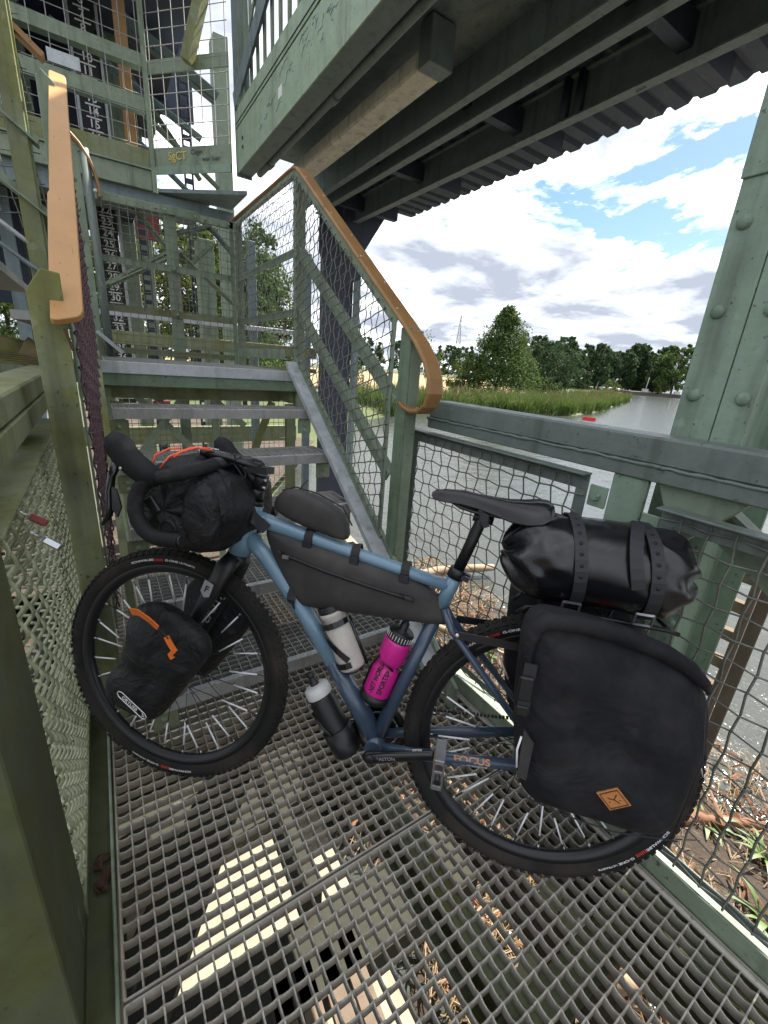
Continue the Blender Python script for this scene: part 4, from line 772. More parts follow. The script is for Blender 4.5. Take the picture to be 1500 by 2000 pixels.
mb = MB(); text(mb, 'ATLAS', P(.958, .545, -.0385), (.45, 0.0, -.89), (.89, 0, .45), 0.038, width=0.12, bold=0.0); build('lettering', mb, MAT['mark_grey'], bk)

def wheel(c, front):
    wname = 'wheel'
    w_ = bpy.data.objects.new(wname, None); col.objects.link(w_); w_.parent = bk; BASE[w_.name] = BASE[bk.name]; w_.empty_display_size = 0.05
    ax, ref = V((0, 1, 0)), V((1, 0, 0))
    prof = [(.311, -.0135), (.318, -.0185), (.330, -.0225), (.342, -.0205), (.350, -.0145), (.3545, -.006), (.3555, 0), (.3545, .006), (.350, .0145), (.342, .0205), (.330, .0225), (.318, .0185), (.311, .0135)]
    build('tyre', MB().lathe(prof, c, ax, ref, 96), MAT['rubber'], w_)
    kn = MB(); rnd = random.Random(2)
    for i in range(104):
        th = 2 * math.pi * i / 104; er, et = V((math.cos(th), 0, math.sin(th))), V((-math.sin(th), 0, math.cos(th)))
        for (yy, rr_, hh, l2, w2) in ((.0185, .3445, .0048, .0058, .0032), (-.0185, .3445, .0048, .0058, .0032), (.0105, .3525, .0026, .0050, .0036), (-.0105, .3525, .0026, .0050, .0036), (.003 if i % 2 else -.003, .3555, .0018, .0045, .0032)):
            o = er * rr_ + V((0, yy, 0)); nn_ = (er * 0.75 + V((0, math.copysign(0.65, yy), 0))).normalized() if abs(yy) > .015 else er
            tt = et * (0.5 if (i % 2) else 0.0); b_ = nn_.cross(et).normalized(); p = c + o + et * (rnd.uniform(-.0006, .0006))
            q = [p - et * l2 - b_ * w2, p + et * l2 - b_ * w2, p + et * l2 + b_ * w2, p - et * l2 + b_ * w2]; kn.add(q + [k + nn_ * hh for k in q], [(4, 5, 6, 7), (0, 1, 5, 4), (1, 2, 6, 5), (2, 3, 7, 6), (3, 0, 4, 7)])
    build('tyre_knobs', kn, MAT['rubber'], w_, kind='stuff')
    build('rim', MB().lathe([(.3125, -.0150), (.3125, .0150), (.3105, .0158), (.300, .0140), (.289, .0065), (.2865, 0), (.289, -.0065), (.300, -.0140), (.3105, -.0158)], c, ax, ref, 96, closed=True), MAT['black_metal'], w_)
    build('hub', MB().lathe([(.0001, -.052), (.010, -.052), (.012, -.034), (.027, -.031), (.027, -.027), (.015, -.022), (.015, .022), (.027, .027), (.027, .031), (.012, .034), (.010, .052), (.0001, .052)], c, ax, ref, 20), MAT['black_metal'], w_)
    sp = MB(); n = 28; refl = []
    for i in range(n):
        th = 2 * math.pi * (i + .5) / n; s_ = 1 if i % 2 else -1; off = (R_(52) if (i // 2) % 2 else -R_(52))
        a = c + V((math.cos(th + off) * .026, .029 * s_, math.sin(th + off) * .026)); b = c + V((math.cos(th) * .291, .002 * s_, math.sin(th) * .291))
        sp.tube([a, b], .0011, 5); L_ = (b - a).length; rnd2 = random.Random(i * 7 + front); t1 = 1 - rnd2.uniform(.010, .045) / L_ * 1.0; t0 = t1 - .082 / L_; refl.append((a.lerp(b, t0), a.lerp(b, t1)))
    build('spokes', sp, MAT['black_metal'], w_, kind='stuff')
    nip = MB()
    for i in range(n):
        th = 2 * math.pi * (i + .5) / n; d = V((math.cos(th), 0, math.sin(th))); nip.tube([c + d * .278, c + d * .2875], .0026, 6)
    build('nipples', nip, MAT['steel'], w_, kind='stuff')
    for (a, b) in refl: build('spoke_reflector', MB().tube([a, b], .0023, 8), MAT['reflector'], w_)
    for (sgn, rr0) in ((1, .080),):
        build('brake_disc', MB().lathe([(.062, sgn * .041), (rr0, sgn * .041), (rr0, sgn * .043), (.062, sgn * .043)], c, ax, ref, 48, closed=True), MAT['steel'], w_)
    # sidewall lettering bent round the tyre
    def bent(mb, txt, ang, r0, size, width, bold=0.02):
        vs, fs = text_pts(txt, bold); sx = width / (max(v.x for v in vs) - min(v.x for v in vs)); out = []
        for v in vs:
            rr_ = r0 + v.y * size; th = ang + v.x * sx / r0
            yy = .0228 - max(0, rr_ - .332) * 0.35 - max(0, .327 - rr_) * 0.45 + .0004; out.append(c + V((math.cos(th) * rr_, yy, math.sin(th) * rr_)))
        mb.add(out, fs)
    def word(txt, a_, size, width, mt='mark_white', bold=0.02):
        q_ = MB(); bent(q_, txt, a_, .329, size, width, bold); build('tyre_lettering' if mt == 'mark_white' else 'tyre_mark', q_, MAT[mt], w_)
    for a0 in ((R_(82), R_(-88)) if front else (R_(-142), R_(60))):
        d = 1
        word('SCHWALBE', a0 - d * .16, .0085, .075); word('||||||', a0, .008, .028, 'mark_red', .03); word('G-ONE', a0 + d * .13, .0085, .042); word('ULTRABITE', a0 + d * .28, .0065, .048)
    return w_
wheel(FA, True); wheel(RA, False)
# drivetrain
build('chainring', MB().lathe([(.055, -.046), (.079, -.046), (.079, -.043), (.055, -.043)], BBp, (0, 1, 0), (1, 0, 0), 40, closed=True), MAT['chain'], bk)
build('crank_spider', MB().tube([BBp + V((0, -.05, 0)), BBp + V((0, -.042, 0))], .050, 12), MAT['black_metal'], bk)
build('cassette', MB().lathe([(.02, -.048), (.030, -.048), (.036, -.044), (.045, -.040), (.054, -.036), (.064, -.031), (.064, -.029), (.02, -.029)], RA, (0, 1, 0), (1, 0, 0), 32), MAT['chain'], bk)
ch = MB(); ch_b = MB()
for k in range(46):
    t = k / 45; a = BBp + V((.0, -.0445, .079)); b = RA + V((.0, -.040, .048)); p = a.lerp(b, t); q = a.lerp(b, t + 0.7 / 45); ch.bar(p, q, .006, .007)
for k in range(46):
    t = k / 45; a = BBp + V((-.005, -.0445, -.079)); b = RA + V((.02, -.040, -.085)); p = a.lerp(b, t) + V((0, 0, -.008 * math.sin(t * 3.14))); q = a.lerp(b, t + 0.7 / 45) + V((0, 0, -.008 * math.sin(t * 3.14))); ch_b.bar(p, q, .006, .007)
build('chain', ch, MAT['chain'], bk, kind='stuff'); build('chain', ch_b, MAT['chain'], bk, kind='stuff')
build('rear_derailleur', MB().tube([RA + V((-.005, -.07, -.02)), RA + V((.005, -.065, -.07)), RA + V((.03, -.05, -.10))], [.014, .016, .012], 10).lathe([(.002, -.044), (.024, -.044), (.024, -.038), (.002, -.038)], RA + V((.02, 0, -.11)), (0, 1, 0), (1, 0, 0), 14), MAT['black_metal'], bk)
cr = build('crank_arm', MB().tube([P(.444, .266, .070), P(.43, .271, .072), P(.36, .298, .078), P(.275, .331, .086), P(.257, .338, .087)], [(.010, .006), (.019, .0085), (.0145, .0075), (.0135, .0070), (.010, .006)], 14, ref=(0, 0, 1)), MAT['black_gloss'], bk)
build('crank_bolt', MB().lathe([(.0001, .0835), (.009, .0835), (.013, .0815), (.013, .075)], P(.428, .272), (0, 1, 0), (1, 0, 0), 16), MAT['black_metal'], bk)
mb = MB(); text(mb, 'EASTON', P(.385, .2885, .0845), (-.93, 0.11, .36), (.36, 0, .93), 0.013, width=0.050, bold=0.0); build('lettering', mb, MAT['mark_grey'], bk)
mb = MB(); text(mb, 'EASTON', P(.310, .3322, .0815), (-.93, 0.11, .36), (0.1, -1, .0), 0.010, width=0.024, bold=0.03); build('lettering', mb, MAT['mark_white'], bk)
build('crank_arm', MB().tube([P(.426, .272, -.072), P(.49, .247, -.08), P(.587, .211, -.088)], [(.018, .008), (.0145, .0075), (.012, .007)], 12, ref=(0, 0, 1)), MAT['black_gloss'], bk)
MAT['pedal_grey'] = plain('worn_pedal_alloy', (.22, .22, .22), rough=.4, metal=.5, var=.3)
def pedal(x, z, s_):
    p = bpy.data.objects.new('pedal', None); col.objects.link(p); p.parent = bk; BASE[p.name] = BASE[bk.name]
    ya, yb = sorted((.098 * s_, .172 * s_)); zt, zb = z + .040, z - .036
    mb = MB()
    for xx in (x - .011, x + .011): mb.box((xx - .002, ya, zb), (xx + .002, ya + .008, zt)); mb.box((xx - .002, yb - .008, zb), (xx + .002, yb, zt))
    mb.box((x - .013, ya, zt - .012), (x + .013, yb, zt)); mb.box((x - .013, ya, zb), (x + .013, yb, zb + .012)); mb.box((x - .0125, ya + .001, z - .012), (x + .0125, yb - .001, z + .012)); build('cage', mb, MAT['pedal_grey'], p, bevel=.0015)
    build('axle', MB().tube([P(x, z, .08 * s_), P(x, z, .19 * s_)], .007, 10), MAT['black_metal'], p)
    build('reflector', MB().box((x - .008, ya + .030, zt - .036), (x + .0135, yb - .030, zt - .013)), MAT['amber'], p); return p
pedal(.254, .350, 1); pedal(.59, .210, -1)
# seat post, saddle
build('seat_clamp', MB().tube([P(.2765, .762), P(.272, .777), P(.269, .787)], [.0215, .0218, .0205], 18).bar(P(.268, .772, -.012), P(.240, .764, -.012), .018, .014).bar(P(.268, .772, .012), P(.242, .764, .012), .010, .012), MAT['black_metal'], bk)
build('seat_post', MB().tube([P(.2695, .786), P(.247, .862), P(.235, .905), P(.229, .925)], [.0140, .0140, .0140, .0145], 18), MAT['black'], bk)
build('saddle_clamp', MB().tube([P(.252, .922, 0), P(.205, .914, 0)], [.012, .010], 10).tube([P(.228, .926, -.03), P(.228, .926, .03)], .011, 12).bar(P(.236, .938, 0), P(.22, .902, 0), .05, .016), MAT['black_metal'], bk)
sd = bpy.data.objects.new('saddle', None); col.objects.link(sd); sd.parent = bk; BASE[sd.name] = BASE[bk.name]
prof = [(.358, .966, .006, .008), (.350, .973, .015, .022), (.325, .979, .019, .031), (.285, .981, .021, .033), (.245, .979, .026, .036), (.205, .976, .039, .042), (.17, .975, .055, .049), (.135, .978, .066, .053), (.105, .981, .070, .050), (.088, .981, .066, .038), (.080, .974, .055, .018)]
mb = MB(); n = 16; o = 0
for (x, zt, hw, dp) in prof:
    for k in range(n):
        a = math.pi * k / (n - 1); c_ = math.cos(a); s2 = math.sin(a)
        zz_ = zt - dp * (abs(c_) ** 3.4) - (.006 * math.exp(-(c_ * 3.2) ** 2) if .12 < x < .28 else 0); mb.v.append(V((x, hw * math.copysign(abs(c_) ** 0.8, c_), zz_)))
for i in range(len(prof) - 1):
    for k in range(n - 1): mb.f.append((i * n + k, i * n + k + 1, (i + 1) * n + k + 1, (i + 1) * n + k)); mb.sm.append(True)
    mb.f.append((i * n, (i + 1) * n, (i + 1) * n + n - 1, i * n + n - 1)); mb.sm.append(True)
mb.f.append(tuple(range(n))); mb.sm.append(True); mb.f.append(tuple((len(prof) - 1) * n + n - 1 - k for k in range(n))); mb.sm.append(True)
build('saddle_shell', mb, MAT['saddle'], sd)
rl = MB()
for s_ in (1, -1): rl.tube([P(.325, .958, .006 * s_), P(.285, .940, .018 * s_), P(.25, .934, .022 * s_), P(.19, .930, .022 * s_), P(.14, .940, .03 * s_), P(.115, .953, .035 * s_)], .0036, 8)
build('saddle_rails', rl, MAT['black_metal'], sd)
# cockpit
build('spacers', MB().tube([P(.8225, .889), P(.815, .925)], .0185, 18), MAT['black_metal'], bk)
build('stem', MB().tube([P(.815, .918), P(.810, .945), P(.808, .956)], [.0205, .0205, .019], 16).tube([P(.812, .936), P(.85, .957), P(.893, .978)], [.019, .016, .017], 14).tube([P(.895, .978, -.024), P(.895, .978, .024)], .0225, 16), MAT['black_metal'], bk)
build('stem_bolt', MB().tube([P(.798, .945, .012), P(.789, .943, .012)], .004, 8).tube([P(.800, .925, .012), P(.791, .923, .012)], .004, 8).tube([P(.798, .945, -.012), P(.789, .943, -.012)], .004, 8), MAT['steel'], bk)
hb = bpy.data.objects.new('handlebar', None); col.objects.link(hb); hb.parent = bk; BASE[hb.name] = BASE[bk.name]
build('bar_centre', MB().tube([P(.895, .978, -.09), P(.895, .978, .09)], .0155, 14), MAT['black'], hb)
for s_ in (1, -1):
    path = [(.893, .975, .085), (.897, .968, .13), (.905, .960, .172), (.925, .952, .192), (.955, .944, .200), (.985, .928, .206), (1.000, .902, .211), (1.001, .872, .216), (.990, .845, .220), (.966, .822, .224), (.935, .812, .227), (.905, .812, .229), (.872, .815, .231)]
    pts = [P(x, z, y * s_) for (x, z, y) in path]; fine = []
    for i in range(len(pts) - 1):
        p0, p1, p2, p3 = pts[max(i - 1, 0)], pts[i], pts[i + 1], pts[min(i + 2, len(pts) - 1)]
        for j in range(5):
            t = j / 5; fine.append(0.5 * ((2 * p1) + (p2 - p0) * t + (2 * p0 - 5 * p1 + 4 * p2 - p3) * t * t + (3 * p1 - p0 - 3 * p2 + p3) * t ** 3))
    fine.append(pts[-1]); build('bar_tape', MB().tube(fine, [.0165 + (.0007 if i % 4 == 0 else 0) for i in range(len(fine))], 14), MAT['tape'], hb)
    build('bar_plug', MB().tube([P(.8715, .8150, .231 * s_), P(.868, .8155, .231 * s_)], [.0165, .013], 14), MAT['black'], hb)
    hd_pts = [P(.955, .938, .201 * s_), P(.985, .950, .204 * s_), P(1.012, .966, .206 * s_), P(1.035, .984, .207 * s_), P(1.052, 1.004, .207 * s_), P(1.058, 1.022, .207 * s_), P(1.056, 1.034, .207 * s_)]
    build('brake_hood', MB().tube(hd_pts, [(.019, .018), (.029, .022), (.030, .022), (.032, .022), (.034, .023), (.027, .020), (.012, .010)], 16, ref=(0, 0, 1)), MAT['tape'], hb)
    lv = build('brake_lever', MB().tube([P(1.052, .972, .209 * s_), P(1.067, .935, .212 * s_), P(1.069, .900, .215 * s_), P(1.062, .865, .219 * s_), P(1.067, .840, .222 * s_), P(1.080, .822, .224 * s_)], [(.012, .009), (.008, .009), (.007, .012), (.006, .013), (.005, .009), (.004, .005)], 10, ref=(1, 0, 0)), MAT['black_gloss'], hb)
    build('shift_paddle', MB().prism([P(1.058, .912, .218 * s_), P(1.052, .862, .223 * s_), P(1.036, .846, .225 * s_), P(1.028, .870, .223 * s_), P(1.045, .908, .219 * s_)], (0, .004 * s_, 0)), MAT['black'], lv)
    build('hood_bolt', MB().dome(P(1.030, .957, .2275 * s_), (0, s_, 0), .0038, .5, 10), MAT['steel'], hb)
cb = MB()
for (z0, y1) in ((.99, .03), (.985, -.02), (.97, .05)): cb.tube([P(.90, z0 - .01, y1), P(.865, z0 + .012, y1 * .5 + .02), P(.838, z0 - .03, .03), P(.845, .87, .032), P(.842, .82, .034)], .0026, 7)
build('cables', cb, MAT['black'], bk)
# computer mount and front light
lt = thing('bicycle_light', 'small black bicycle light and mount on the handlebar', 'bicycle light', (.87, 0, .99), BM)
build('lamp_body', MB().tube([P(.952, 1.000, .045), P(.945, 1.001, .045), P(.90, .996, .045), P(.862, .992, .045), P(.855, .990, .045)], [(.011, .013), (.0135, .016), (.013, .0155), (.010, .013), (.006, .008)], 14, ref=(0, 0, 1)), MAT['black_gloss'], lt)
build('lamp_rim', MB().tube([P(.954, 1.000, .045), P(.9515, 1.000, .045)], [(.0125, .0145), (.0135, .0155)], 14, ref=(0, 0, 1)), MAT['steel'], lt)
mb = MB(); text(mb, 'SIGMA', P(.920, 1.0118, .048), (-1, 0, -.05), (0, -.9, .3), 0.010, width=.03, bold=.01); build('lettering', mb, MAT['mark_white'], lt)
build('mount', MB().tube([P(.868, .990, .045), P(.84, .984, .035), P(.80, .978, .028)], [(.007, .012), (.009, .014), (.010, .018)], 12, ref=(0, 0, 1)).box((.772, .004, .962), (.828, .045, .980)), MAT['black'], lt)

# ---- bags on the bicycle
def bag(name, label, cat, poly, y0, half, mat, fold=0.0, seed=0, edge=.35, step=.02, rings=6, base_z=None, it=2):
    poly = resample(chaikin(poly, it), step); bx_ = sum(p[0] for p in poly) / len(poly); bz = min(p[1] for p in poly)
    r = thing(name, label, cat, (bx_, y0, bz), BM); mb = MB().pillow(poly, y0, half, Matrix.Identity(3), rings, fold, seed, edge); b_ = build('bag_body', mb, MAT[mat], r); sm_ = b_.modifiers.new('subsurf', 'SUBSURF'); sm_.levels = 1; sm_.render_levels = 1; return r
def strap_path(parent, pts, w_, t_, mat, side, name='strap'):
    mb = MB(); pts = [V(p) for p in pts]; o = 0
    for i in range(len(pts) - 1): pass
    m_ = len(pts)
    for i, p in enumerate(pts):
        t = (pts[min(i + 1, m_ - 1)] - pts[max(i - 1, 0)]).normalized(); s2 = V(side[i] if isinstance(side, list) else side); s2 = (s2 - t * s2.dot(t)).normalized(); nn_ = t.cross(s2).normalized()
        for (u, w2) in ((-w_ / 2, -t_ / 2), (w_ / 2, -t_ / 2), (w_ / 2, t_ / 2), (-w_ / 2, t_ / 2)): mb.v.append(p + s2 * u + nn_ * w2)
    for i in range(m_ - 1):
        for k in range(4): mb.f.append((i * 4 + k, i * 4 + (k + 1) % 4, i * 4 + 4 + (k + 1) % 4, i * 4 + 4 + k)); mb.sm.append(False)
    mb.f += [(0, 3, 2, 1), tuple((m_ - 1) * 4 + k for k in range(4))]; mb.sm += [False, False]
    return build(name, mb, MAT[mat], parent)
# frame bag
fb_ = bag('frame_bag', 'dark grey zipped frame bag under the top tube', 'frame bag', [(.800, .812), (.765, .819), (.60, .789), (.398, .752), (.315, .722), (.285, .680), (.258, .640), (.335, .632), (.50, .626), (.650, .617), (.690, .624)], 0, .036, 'bag_grey', .0006, 3, .45, .018, 6, it=2)
zp = [P(.726, .765, .037), P(.70, .757, .0385), (P(.60, .735, .039)), P(.50, .718, .039), P(.42, .706, .0385), P(.382, .702, .037)]
build('zip', MB().tube(zp, [(.003, .002), (.0042, .003), (.0045, .003), (.0045, .003), (.004, .003), (.007, .004)], 8), MAT['black'], fb_)
build('zip_garage', MB().tube([P(.735, .768, .036), P(.722, .764, .0385)], [(.0045, .003), (.004, .003)], 8).tube([P(.392, .703, .0385), P(.366, .699, .0375)], [(.0065, .004), (.005, .003)], 10), MAT['bag_grey'], fb_)
build('zip_pull', MB().box((.700, .0405, .752), (.717, .0435, .762)), MAT['steel'], fb_)
for (x, z) in ((.655, .807), (.527, .783), (.395, .757)):
    s_ = MB(); hw = .022
    loop = [V((x + .004, hw * math.cos(a), z + .0265 * math.sin(a) - .001)) for a in [i * 2 * math.pi / 14 for i in range(15)]]
    strap_path(fb_, loop, .022, .003, 'strap', (1, 0, -.18), 'tube_strap')
    build('strap_buckle', MB().box((x - .008, hw - .002, z - .022), (x + .016, hw + .007, z - .002)), MAT['black'], fb_, bevel=.001)
strap_path(fb_, [V((.688 + .002 * math.cos(a), .031 * math.cos(a), .640 + .028 * math.sin(a))) for a in [i * 2 * math.pi / 14 for i in range(15)]], .024, .003, 'strap', (-.68, 0, -.73), 'tube_strap')
# top tube bag
tb = bag('top_tube_bag', 'dark grey bag on the top tube behind the stem', 'top tube bag', [(.775, .872), (.755, .918), (.72, .934), (.66, .924), (.585, .895), (.556, .850), (.552, .815), (.585, .815), (.70, .841)], 0, .027, 'bag_grey', .0005, 5, .6, .014, 6, it=1)
build('piping', MB().tube([P(.757, .918, -.020), P(.72, .9325, -.021), P(.66, .9235, -.021), P(.585, .895, -.021), P(.556, .85, -.021)], .002, 6), MAT['black'], tb)
build('charging_cord', MB().tube([P(.700, .930, .0), P(.690, .944, .0), P(.680, .958, -.004)], .0016, 6), MAT['black'], tb)
# handlebar bag: soft roll across the bars
hbag = thing('handlebar_bag', 'crumpled black roll bag strapped below the drop handlebar', 'handlebar bag', (.945, 0, .74), BM)
mb = MB(); nA, nS = 40, 22; rnd = random.Random(9); ph = [rnd.uniform(0, 6.3) for _ in range(8)]
outline = resample(chaikin([(1.115, .835), (1.095, .920), (1.03, .985), (.95, 1.000), (.87, .958), (.822, .935), (.805, .84), (.835, .772), (.93, .735), (1.03, .748), (1.09, .785)], 2), .02); nO = len(outline); ocx = sum(p[0] for p in outline) / nO; ocz = sum(p[1] for p in outline) / nO
for j in range(nS + 1):
    u = -1 + 2 * j / nS; yy = .175 * u; q = (1 - abs(u) ** 5.0) ** .42 if abs(u) < 1 else 0.02
    q = max(q, .03) * (1.0 - .10 * u * u)
    for k, (x, z) in enumerate(outline):
        a = 6.283 * k / nO; wv_ = 1 + .045 * math.sin(7 * a + 3 * u + ph[0]) * (.4 + abs(u)) + .034 * math.sin(13 * a - 5 * u + ph[1]) * (.3 + abs(u)) + .024 * math.sin(4 * a + 11 * u + ph[2]) + .02 * math.sin(21 * a + 9 * u + ph[5])
        mb.v.append(V((ocx + (x - ocx) * q * wv_, yy + .012 * math.sin(5 * a + ph[3]) * abs(u), ocz + (z - ocz) * q * wv_)))
for j in range(nS):
    for k in range(nO): mb.f.append((j * nO + k, j * nO + (k + 1) % nO, (j + 1) * nO + (k + 1) % nO, (j + 1) * nO + k)); mb.sm.append(True)
mb.f.append(tuple(range(nO - 1, -1, -1))); mb.f.append(tuple(nS * nO + k for k in range(nO))); mb.sm += [True, True]
o = build('bag_body', mb, MAT['bag'], hbag); o.modifiers.new('subsurf', 'SUBSURF').render_levels = 1
pk = resample(chaikin([(1.01, .985), (.90, .965), (.835, .94), (.822, .85), (.86, .775), (.93, .755)], 2), .02)
for (yy, ww) in ((.150, .03),):
    loop = [V((ocx + (x - ocx) * 0.93 - .0, yy + .004, ocz + (z - ocz) * 0.93)) for (x, z) in [(1.11, .84), (1.085, .91), (1.02, .975), (.95, .99)]]
build('side_panel', MB().pillow(resample(chaikin([(.90, .945), (.845, .935), (.825, .86), (.835, .80), (.875, .775), (.915, .80), (.93, .88)], 2), .02), .155, .024, Matrix.Identity(3), 4, .0015, 4, .2), MAT['bag'], hbag)
strap_path(hbag, [P(1.035, .955, .150), P(1.01, .915, .172), P(.985, .885, .184), P(.955, .850, .189), P(.93, .825, .188), P(.90, .81, .180)], .02, .003, 'strap', (-.6, 0, .8))
build('buckle', MB().box((.945 - .013, -.005, .74 - .022), (.945 + .013, .005, .74 + .022)), MAT['black'], hbag, bevel=.003).matrix_local = Matrix.Translation(V((.978, .190, .875)) - V((.945, 0, .74))) @ Matrix.Rotation(R_(38), 4, 'Y')
for (x, z, r_) in ((.935, .825, .020), (1.0, .845, .018)):
    build('ring', MB().tube([V((x + r_ * math.cos(a), .193, z + r_ * math.sin(a))) for a in [i * 2 * math.pi / 18 for i in range(19)]], .0024, 7, caps=False), MAT['black'], hbag)
for path in ([P(1.035, .945, .13), P(1.03, .985, .120), P(1.012, 1.002, .095), P(.985, 1.006, .085)], [P(1.005, .955, .135), P(.995, .985, .115), P(.960, 1.010, .085), P(.925, 1.013, .06)], [P(.99, .975, .12), P(.975, .998, .10), P(.945, 1.012, .08), P(.915, 1.008, .06)], [P(.945, .968, .11), P(.915, .977, .09), P(.885, .985, .07)]):
    build('cord', MB().tube(path, .0026, 7), MAT['neon'], hbag)
strap_path(hbag, [P(.905, .975, .075), P(.87, .960, .085), P(.845, .915, .088), P(.842, .87, .07), P(.86, .83, .03)], .022, .003, 'strap', (0, 1, 0))
strap_path(hbag, [P(.835, .865, .06), P(.822, .855, .036), P(.79, .833, .031), P(.772, .818, .027)], .030, .004, 'strap', (.25, 0, 1), 'head_tube_strap')
build('tab', MB().bar(P(.826, .858, .030), P(.808, .852, .0275), .003, .018), MAT['strap'], hbag); build('tab', MB().bar(P(.857, .790, .032), P(.846, .776, .032), .003, .02), MAT['strap'], hbag)
# fork bags
def fork_bag(s_, label):
    r = bag('fork_bag', label, 'fork bag', [(1.095, .575), (1.05, .602), (.99, .606), (.885, .550), (.862, .515), (.868, .478), (.95, .355), (1.012, .262), (1.06, .268), (1.13, .280), (1.168, .305), (1.168, .365), (1.125, .42), (1.098, .50)], .115 * s_, .050, 'bag', .0046, 6, .35, .014, 8)
    if s_ > 0:
        strap_path(r, [P(1.062, .588, .160), P(1.033, .594, .168), P(.998, .583, .173), P(.970, .567, .175)], .020, .003, 'orange', (0, .35, 1), 'orange_strap')
        strap_path(r, [P(.970, .565, .1755), P(.955, .556, .177), P(.940, .545, .177)], .010, .004, 'black', (0, .3, 1), 'strap_buckle')
        strap_path(r, [P(.945, .552, .178), P(.932, .532, .178), P(.920, .516, .177)], .013, .003, 'orange', (1, .2, .3), 'orange_strap'); strap_path(r, [P(.923, .518, .178), P(.932, .508, .180), P(.925, .498, .179)], .012, .003, 'orange', (1, .2, .6), 'orange_strap')
        lg = MB(); yy = .1735; A_ = V((1.080, yy, .361)); B_ = V((1.012, yy, .316)); ud_ = (B_ - A_).normalized(); vd_ = V((-ud_.z, 0, ud_.x)) * -1; c_ = [A_ + vd_ * .0085, B_ + vd_ * .0085, B_ + ud_ * .009 + vd_ * .004, B_ + ud_ * .009 - vd_ * .004, B_ - vd_ * .0085, A_ - vd_ * .0085, A_ - ud_ * .009 - vd_ * .004, A_ - ud_ * .009 + vd_ * .004]
        lg.tube(c_ + [c_[0]], .0012, 5, caps=False); text(lg, 'ORTLIEB', A_.lerp(B_, .42) + V((0, .001, 0)), ud_, vd_, .013, width=.052, bold=.02)
        lg.tube([B_ - ud_ * .006 + vd_ * .004, B_ + ud_ * .004, B_ - ud_ * .004 - vd_ * .004], .0010, 5); build('brand_mark', lg, MAT['mark_white'], r)
    return r
fork_bag(1, 'black roll-top bag with orange straps on the near fork leg'); fork_bag(-1, 'black roll-top bag on the far fork leg behind the front wheel')
# panniers
def pannier(s_, label):
    yc = .142 * s_
    r = bag('pannier', label, 'pannier', [(.126, .735), (.108, .775), (.06, .778), (-.06, .764), (-.165, .735), (-.225, .675), (-.250, .610), (-.250, .50), (-.225, .345), (-.16, .325), (0, .343), (.075, .352), (.100, .44), (.118, .56), (.122, .66)], yc, .072, 'pannier', .0040, 8, .45, .018, 9)
    if s_ > 0:
        yy = .142 + .0735
        mb = MB().tube([P(x, z, y) for (x, z, y) in ((.112, .655, .195), (.118, .70, .198), (.110, .750, .197), (.09, .768, .198), (.03, .772, .199), (-.05, .763, .199), (-.12, .746, .198), (-.172, .722, .195), (-.205, .695, .190), (-.222, .672, .180))], [(.006, .010), (.010, .016), (.016, .018), (.019, .018), (.020, .018), (.020, .017), (.019, .016), (.016, .014), (.011, .010), (.004, .004)], 16, ref=(0, 0, 1)); build('roll_top_flap', mb, MAT['pannier'], r)
        _unused = (resample(chaikin([(.130, .75), (.110, .784), (.05, .786), (-.07, .772), (-.165, .742), (-.214, .702), (-.216, .688), (-.195, .694), (-.155, .712), (-.07, .738), (.03, .742), (.080, .722), (.100, .665), (.121, .66)], 2), .018))
        build('side_strap', MB().bar(P(.108, .68, .214), P(.110, .575, .218), .004, .024, up=(1, 0, 0)), MAT['strap'], r)
        build('buckle', MB().box((.098, .216, .605), (.126, .226, .655)), MAT['black'], r, bevel=.003)
        build('buckle', MB().box((.100, .216, .572), (.124, .224, .592)), MAT['black'], r, bevel=.002)
        build('reflective_patch', MB().prism([P(.100, .540, .213), P(.078, .515, .2165), P(.080, .43, .2165), P(.098, .432, .213)], (0, .002, 0)), MAT['bag_grey'], r)
        build('reflective_edge', MB().tube([P(.102, .52, .212), P(.106, .49, .212), P(.101, .45, .212)], .0022, 6), MAT['reflector'], r)
        c_ = V((-.085, yy + .0015, .4365)); ux = V((-.035, 0, .0215)) / .058; uz = V((.0305, 0, .0305)) / .046
        def pt(a, b, dy=0): return c_ + ux * a + uz * b + V((0, dy, 0))
        a0, b0 = .029, .023
        build('leather_patch', MB().prism([pt(-a0, -b0), pt(a0, -b0), pt(a0, b0), pt(-a0, b0)], (0, .0025, 0)), MAT['leather'], r)
        ln = MB(); a1, b1 = .024, .019
        for (p_, q_) in (((-a1, -b1), (a1, -b1)), ((a1, -b1), (a1, b1)), ((a1, b1), (-a1, b1)), ((-a1, b1), (-a1, -b1)), ((-.011, .006), (0, -.001)), ((.014, .009), (-.001, -.001)), ((0, 0), (.007, -.012))): ln.bar(pt(*p_, dy=.0032), pt(*q_, dy=.0032), .0012, .0016, up=(0, 1, 0))
        for (a, b) in ((-.014, -.004), (.013, -.006)): ln.dome(pt(a, b, .0028), (0, 1, 0), .0015, .5, 6)
        build('patch_mark', ln, MAT['leather_dark'], r)
        build('seam', MB().tube([P(.088, .392, .2125), P(0, .372, .2150), (P(-.10, .362, .2150)), P(-.215, .372, .2105)], .0016, 6), MAT['strap'], r); build('seam', MB().tube([P(-.205, .66, .2105), P(-.222, .55, .2110), P(-.205, .38, .2105)], .0016, 6), MAT['strap'], r)
        build('rear_cord', MB().tube([P(-.245, .56, .16), P(-.262, .52, .15), P(-.255, .47, .14), P(-.262, .43, .13)], .004, 6), MAT['strap'], r)
    return r
pannier(1, 'large near black canvas pannier with tan leather patch'); pannier(-1, 'far black canvas pannier behind the rear wheel')
